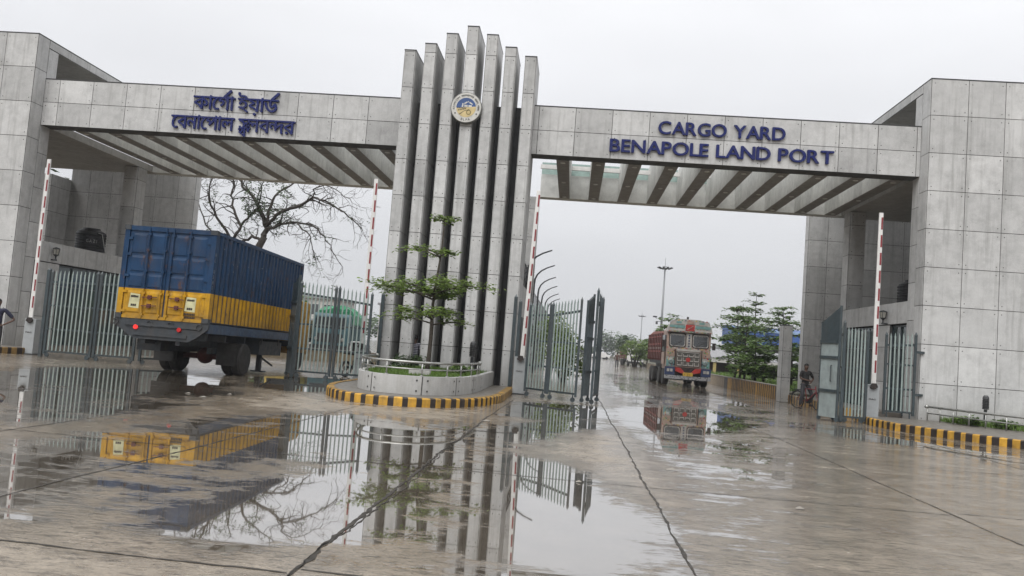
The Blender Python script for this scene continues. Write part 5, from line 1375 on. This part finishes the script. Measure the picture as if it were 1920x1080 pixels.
# ------------------------------------------------------------------ masts and curved posts
def mast(label, x, Y, H, bracket):
    r = thing('high_mast_light', label, 'mast', (x, Y, 0), 0, 'high mast lights')
    mb = MB(); mb.tube([(0, 0, 0), (0, 0, H)], [.27, .13], 12); mb.build('pole', plain('galvanised', (.26, .27, .28), .5, metal=.3), r, True)
    mb = MB(); mb.tube([(0, 0, H), (0, 0, H+1.9)], .03, 6); mb.build('lightning_rod', DARK, r)
    mb = MB(); mb.lathe([(0, -.06), (.7, -.06), (.72, .0), (.3, .16), (.22, .42), (0, .44)], (0, 0, H), n=20); mb.build('head_frame', MATS['galvanised'], r)
    for k in range(10):
        a = k*.6283; c, s = math.cos(a), math.sin(a); mb = MB()
        mb.bar((c*.6, s*.6, H-.02), (c*1.0, s*1.0, H-.05), .09); mb.bar((c*.85, s*.85, H-.12), (c*1.42, s*1.42, H+.12), .34, .13); mb.build('floodlight', DARK, r)
    if bracket:
        mb = MB()
        for z in (6.6, 7.9): mb.bar((0, -.3, z), (-.9, -.3, z), .08)
        for x_, z in ((-.9, 7.4), (-.4, 6.2), (-.7, 6.0), (-.3, 8.2)): mb.box(x_-.18, x_+.18, -.5, -.1, z, z+.5)
        mb.box(-1.6, -.9, -.45, -.15, 8.6, 8.85); mb.bar((-.9, -.3, 8.4), (-1.3, -.3, 8.7), .06); mb.build('equipment_bracket', DARK, r)
p = fy(1247, 503, 150); q = fy(1239, 640, 150)
mast('tall grey high mast light with ring of lamps rising behind the painted truck', (p.x), 150, p.z, True)
p = fy(1204, 593, 300); mast('far smaller high mast light standing in the haze left of the taller mast', p.x, 300, p.z, False)
def curved_post():
    r = thing('curved_post', '', 'post', (0, 0, 0), 0, 'curved posts beside the right driveway')
    mb = MB(); mb.tube([(0, 0, 0), (0, 0, 4.9), (.03, 0, 5.2), (.14, 0, 5.45), (.34, 0, 5.66), (.62, 0, 5.83), (1.02, 0, 5.99)], [.06, .055, .05, .045, .04, .036, .03], 8); mb.build('shaft', DARK, r, True)
    return r
cp = curved_post()
for k, (x, y) in enumerate(((-2.2, 36.9), (-2.22, 43.6), (-2.3, 50.8), (-2.33, 58), (-2.36, 66), (-2.34, 72.4))):
    o = cp if k == 0 else copy_tree(cp); o.location = (x, y, 0)
    o['label'] = ['nearest and highest-looking', 'second nearest', 'third nearest', 'fourth nearest', 'fifth nearest', 'farthest and lowest-looking'][k]+' curved-top post in the row by the right boom barrier'
r = thing('mesh_fence', 'dark rail fence linking the curved posts beside the right driveway', 'fence', (-2.45, 55, 0))
mb = MB()
for z in (1.0, 2.4, 3.8, 4.8): mb.tube([(0, -17, z), (0, 18, z)], .02, 5)
for k in range(36): mb.tube([(0, -17+k, 0), (0, -17+k, 4.8)], .016, 4)
mb.build('rails', DARK, r)

# ------------------------------------------------------------------ sheds and buildings on the right / far
SH = plain('shed_blue', (.035, .10, .33), .5, var=.2, dirt=.15); SHL = plain('shed_light_blue', (.30, .42, .62), .5); CORR = plain('grey_roof_sheet', (.26, .26, .27), .6, var=.3); PALE = plain('pale_wall', (.50, .49, .46), .7, var=.2, dirt=.2); YEF = plain('fence_yellow', (.42, .33, .12), .6, dirt=.3)
r = thing('blue_shed', 'long shed with blue roof sheeting behind the trees on the right', 'shed', (30, 96, .4))
mb = MB(); mb.prism([(0, 3.5), (0, 4.9), (.6, 5.1), (14, 6.0), (14, 3.5)], -10.5, 30, 'x'); mb.build('roof', SH, r)
mb = MB(); mb.box(-10.5, 30, -.12, -.02, 4.88, 5.15)
for k in range(10): mb.box(-10.3+k*3.9, -10.05+k*3.9, -.06, -.015, 3.5, 4.86)
mb.build('trim', SHL, r)
mb = MB()
for k in range(10): mb.box(-10.3+k*3.9, -10.0+k*3.9, .1, .4, 0, 3.49)
mb.box(-10.5, 30, 8, 8.2, 0, 3.49); mb.build('wall', PALE, r)
r = thing('low_shed', 'low open shed with grey curved sheet roof in front of the blue shed', 'shed', (26, 84, .4))
mb = MB(); mb.prism([(0, 1.55), (2, 2.25), (4.5, 2.5), (7, 2.25), (9, 1.55), (9, 1.45), (0, 1.45)], -12, 26, 'x'); mb.build('roof', CORR, r)
mb = MB(); mb.box(-12, 26, -.1, .15, 1.1, 1.449); mb.build('beam', PALE, r)
mb = MB()
for k in range(16): mb.box(-11.8+k*2.4, -11.5+k*2.4, .0, .2, 0, 1.09)
mb.build('column', YEF, r)
mb = MB(); mb.box(-12, 26, 5, 5.2, 0, 1.4); mb.build('back_wall', plain('brown_wall', (.12, .085, .06), .8), r)
r = thing('far_building', 'pale hazy building with a water tower at the far end of the driveway', 'building', (22, 260, 0))
mb = MB(); mb.box(-8, 40, 0, 10, 0, 5.6); mb.box(4, 8, 1, 5, 5.6, 7.4); mb.build('wall', PALE, r)
mb = MB(); mb.box(-8.4, 40.4, -.4, 10.4, 5.6, 6.0); mb.build('roof', CORR, r)
for k in range(12): mb = MB(); mb.box(-6+k*3.8, -4.6+k*3.8, -.05, -.01, 2.4, 3.9); mb.build('window', WSHIELD, r)
mb = MB(); mb.lathe([(0, 7.4), (1.2, 7.4), (1.2, 9.0), (0, 9.4)], (6, 3, 0), n=14); mb.build('water_tower', DARK, r)

def small_truck(name, label, loc, rz, cabm, bodym, tarp=None, group=None, s=1.0):
    r = thing(name, label, 'truck', loc, rz, group); r.scale = (s,)*3; w = 2.4
    mb = MB(); mb.prism([(0, .7), (0, 1.7), (.15, 2.6), (.35, 2.75), (1.7, 2.75), (1.7, .7)], -w/2+.05, w/2-.05, 'x'); mb.build('cab', cabm, r, bevel=.05)
    mb = MB(); mb.add([(-w/2+.2, .02, 1.78), (w/2-.2, .02, 1.78), (w/2-.25, .13, 2.5), (-w/2+.25, .13, 2.5)], [(0, 1, 2, 3)]); mb.M = Matrix.Translation((0, -.03, 0)); mb.add([], []); 
    mb.v = [(x, y-.03, z) for x, y, z in mb.v]; mb.build('windscreen', WSHIELD, r)
    mb = MB(); mb.box(-w/2, w/2, -.15, -.01, .45, .7); mb.box(-w/2+.4, w/2-.4, -.04, -.005, .9, 1.45); mb.build('bumper', DARK, r)
    mb = MB()
    for x in (-.85, .85): mb.lathe([(0, -.06), (.11, -.05), (.12, -.01), (0, -.01)], (x, 0, 1.1), 'y', 12)
    mb.build('headlights', STEEL, r)
    mb = MB(); mb.box(-w/2, w/2, 1.9, 7.2, 1.1, 2.2)
    for k in range(7): y = 1.9+k*.86; mb.box(-w/2-.04, w/2+.04, y, y+.1, 1.05, 2.25)
    mb.build('cargo_body', bodym, r)
    if tarp:
        mb = MB(); n = 14; vs = []; fs = []
        for i in range(n+1):
            for j in range(11):
                a = math.pi*j/10; y = 1.85+5.4*i/n; h = 1.25+.22*math.sin(i*1.7)+.12*random.random()
                vs.append((-math.cos(a)*(w/2+.06)*(1+.04*math.sin(i*2.3+j)), y, 2.1+math.sin(a)**.42*h*.82+random.uniform(-.09, .09)))
        fs = [(i*11+j, (i+1)*11+j, (i+1)*11+j+1, i*11+j+1) for i in range(n) for j in range(10)]+[tuple(range(11)), tuple(n*11+j for j in range(11))[::-1]]
        mb.add(vs, fs); mb.build('tarpaulin', tarp, r)
    mb = MB(); mb.box(-.5, .5, .3, 7.1, .7, 1.0); mb.build('chassis', CHAS, r)
    for y in (.95, 5.0, 6.2):
        for x0, x1, sd_ in ((-w/2+.02, -w/2+.32, -1), (w/2-.32, w/2-.02, 1)):
            t_, r_ = MB(), MB(); wheel(t_, r_, x0, x1, y, .48, .48, sd_); o = t_.build('wheel', RUB, r); r_.build('rim', MATS['rim_grey'], o)
GT = plain('tarp_green', (.02, .22, .10), .45, var=.35, scale=2); ORG = plain('truck_orange', (.55, .22, .04), .5, dirt=.25); TEAL = plain('truck_teal', (.05, .12, .14), .5, dirt=.3)
small_truck('parked_truck', 'truck with green tarpaulin parked in the yard beyond the left gate', (-15.5, 52, 0), R(8), TEAL, TEAL, GT, 'trucks parked in the left yard')
small_truck('parked_truck', 'orange truck parked in the yard seen through the gate bars left of the fins', (-12.6, 55, 0), R(-62), plain('truck_red', (.40, .07, .04), .5, dirt=.3), ORG, None, 'trucks parked in the left yard', .85)
small_truck('parked_truck', 'yellow truck parked left of the one with green tarpaulin', (-18.9, 53.5, 0), R(5), plain('truck_yellow', (.50, .36, .08), .5, dirt=.3), plain('truck_tan', (.36, .3, .2), .6), None, 'trucks parked in the left yard')
small_truck('far_truck', 'distant white-cabbed truck by the kerb at the far end of the driveway', (9.2, 118, 0), R(8), WHITE, RUST, None, None, .9)
r = thing('far_car', 'tiny pale car at the far bend of the right driveway', 'car', (6.6, 190, 0), R(20))
mb = MB(); mb.prism([(-2.1, .4), (-2.1, .95), (-1.3, 1.1), (-.8, 1.6), (.9, 1.6), (1.5, 1.05), (2.1, .9), (2.1, .4)], -.85, .85, 'y'); mb.build('body', WHITE, r, bevel=.08)
for x in (-1.3, 1.3):
    for y in (-.8, .8): mb = MB(); mb.lathe([(0, -.1), (.33, -.1), (.33, .1), (0, .1)], (x, y, .33), 'y', 14); mb.build('wheel', RUB, r)

# left yard behind the gate
r = thing('yard_wall', 'low tan wall crossing the yard beyond the left gate', 'low wall', (-14, 43, 0))
mb = MB(); mb.box(-9, 7, 0, .3, 0, .55); mb.build('face', plain('tan_wall', (.33, .27, .18), .7, dirt=.4), r); mb = MB(); mb.box(-9.05, 7.05, -.05, .35, .553, .64); mb.build('coping', KTOP, r)
for x, y, h, w_, lab in ((-40, 112, 6.0, 14, 'pale flat-roofed yard building farther left beyond the gate'), (-22, 130, 6.4, 18, 'pale grey many-windowed building beyond the left gate bars')):
    r = thing('yard_building', lab, 'building', (x, y, 0))
    mb = MB(); mb.box(-w_/2, w_/2, 0, 10, 0, h); mb.build('wall', PALE, r)
    for z in (1.2, 3.8):
        for k in range(int(w_/2)): mb = MB(); mb.box(-w_/2+.5+k*2, -w_/2+1.7+k*2, -.04, -.005, z, z+1.4); mb.build('window', WSHIELD, r)
    mb = MB(); mb.box(-w_/2-.3, w_/2+.3, -.4, 10.3, h, h+.35)
    for z in (2.9,): mb.box(-w_/2-.2, w_/2+.2, -.5, -.05, z, z+.25)
    mb.build('roof', CORR, r)
for k, (x, y, h, lab) in enumerate(((-26.5, 72, 5.5, 'round green tree behind the yellow truck in the left yard'), (-13.2, 80, 4.6, 'green tree behind the orange truck in the left yard'), (-1.2, 46, 3.4, 'green bush behind the bars of the gate left of the right driveway'), (-.3, 41, 2.6, 'low green bush close behind the gate left of the right driveway'), (-6, 62, 5.2, 'green tree hidden partly by the fins'))):
    bush('yard_tree' if k in (0, 1, 4) else 'bush', lab, 'tree' if k in (0, 1, 4) else 'bush', (x, y, 0), 1.1 if k in (2, 3) else 2.6, 1.4 if k in (2, 3) else 2.6, h, 1500, .12 if k in (2, 3) else .26, LEAF_P if k in (2, 3) else LEAF, None, 6)
# far wood closing the horizon
w = MB()
def wood(x0, x1, y, hmin, hmax, n):
    for c in range(n):
        x = x0+(x1-x0)*(c+random.random())/n; h = random.uniform(hmin, hmax); r_ = random.uniform(2.5, 4.5); t_ = random.gauss(0, .15); yy = y+random.uniform(-6, 6)
        for k in range(200):
            v = Vector((random.gauss(0, 1), random.gauss(0, 1), random.gauss(0, 1))).normalized()*random.random()**.35
            leafquad(w, (x+v.x*r_, yy+v.y*r_, h*.55+v.z*h*.47), random.uniform(.5, .9), .9, t_+random.gauss(0, .12))
wood(12, 24, 330, 7.5, 10.5, 9); wood(26, 110, 330, 5, 8, 30); wood(-150, -8, 240, 5.5, 8.5, 46); wood(-6, 11, 420, 3, 5, 8)
tag(w.build('distant_wood', LEAF_D), kind='stuff')
p = fy(787, 700, 21.6)
r = thing('stone_block', 'pale stone block lying on the planter grass behind the steel rail', 'block', (p.x, 21.6, .58))
mb = MB(); mb.box(-.28, .28, -.1, .1, 0, .2); mb.build('block', CONC2, r, bevel=.02)
# litter on the wet ground
lt = [(912, 790, .09), (380, 745, .07), (352, 738, .06), (790, 760, .05), (770, 775, .08), (1208, 845, .05), (1260, 882, .09), (560, 760, .06), (1500, 955, .05), (1085, 905, .04), (430, 740, .05)]
for k, (x, y, s) in enumerate(lt):
    p = gp(x, y); mb = MB(); mb.add([(-s, -s*.5, .006), (s*.8, -s*.6, .012), (s, s*.5, .008), (.1*s, s*.8, .03), (-s*.9, s*.4, .01)], [(0, 1, 3), (1, 2, 3), (0, 3, 4)])
    o = mb.build('litter', plain('litter_paper', (.24, .22, .19), .7)); o.location = p
    tag(o, 'scrap of litter lying on the wet concrete yard', 'litter', 'scraps of litter on the concrete')

# ------------------------------------------------------------------ damp air
hz = MB(); hz.box(-320, 320, -12, 520, -1, 60)
ho = hz.build('haze', JOINT); ho['kind'] = 'stuff'
hm = bpy.data.materials.new('haze_air'); hm.use_nodes = True; hn = hm.node_tree; hn.nodes.clear()
out = hn.nodes.new('ShaderNodeOutputMaterial'); pv = hn.nodes.new('ShaderNodeVolumePrincipled')
pv.inputs['Color'].default_value = (.86, .88, .92, 1); pv.inputs['Density'].default_value = .0006; pv.inputs['Anisotropy'].default_value = .2
hn.links.new(pv.outputs[0], out.inputs['Volume']); ho.data.materials.clear(); ho.data.materials.append(hm)
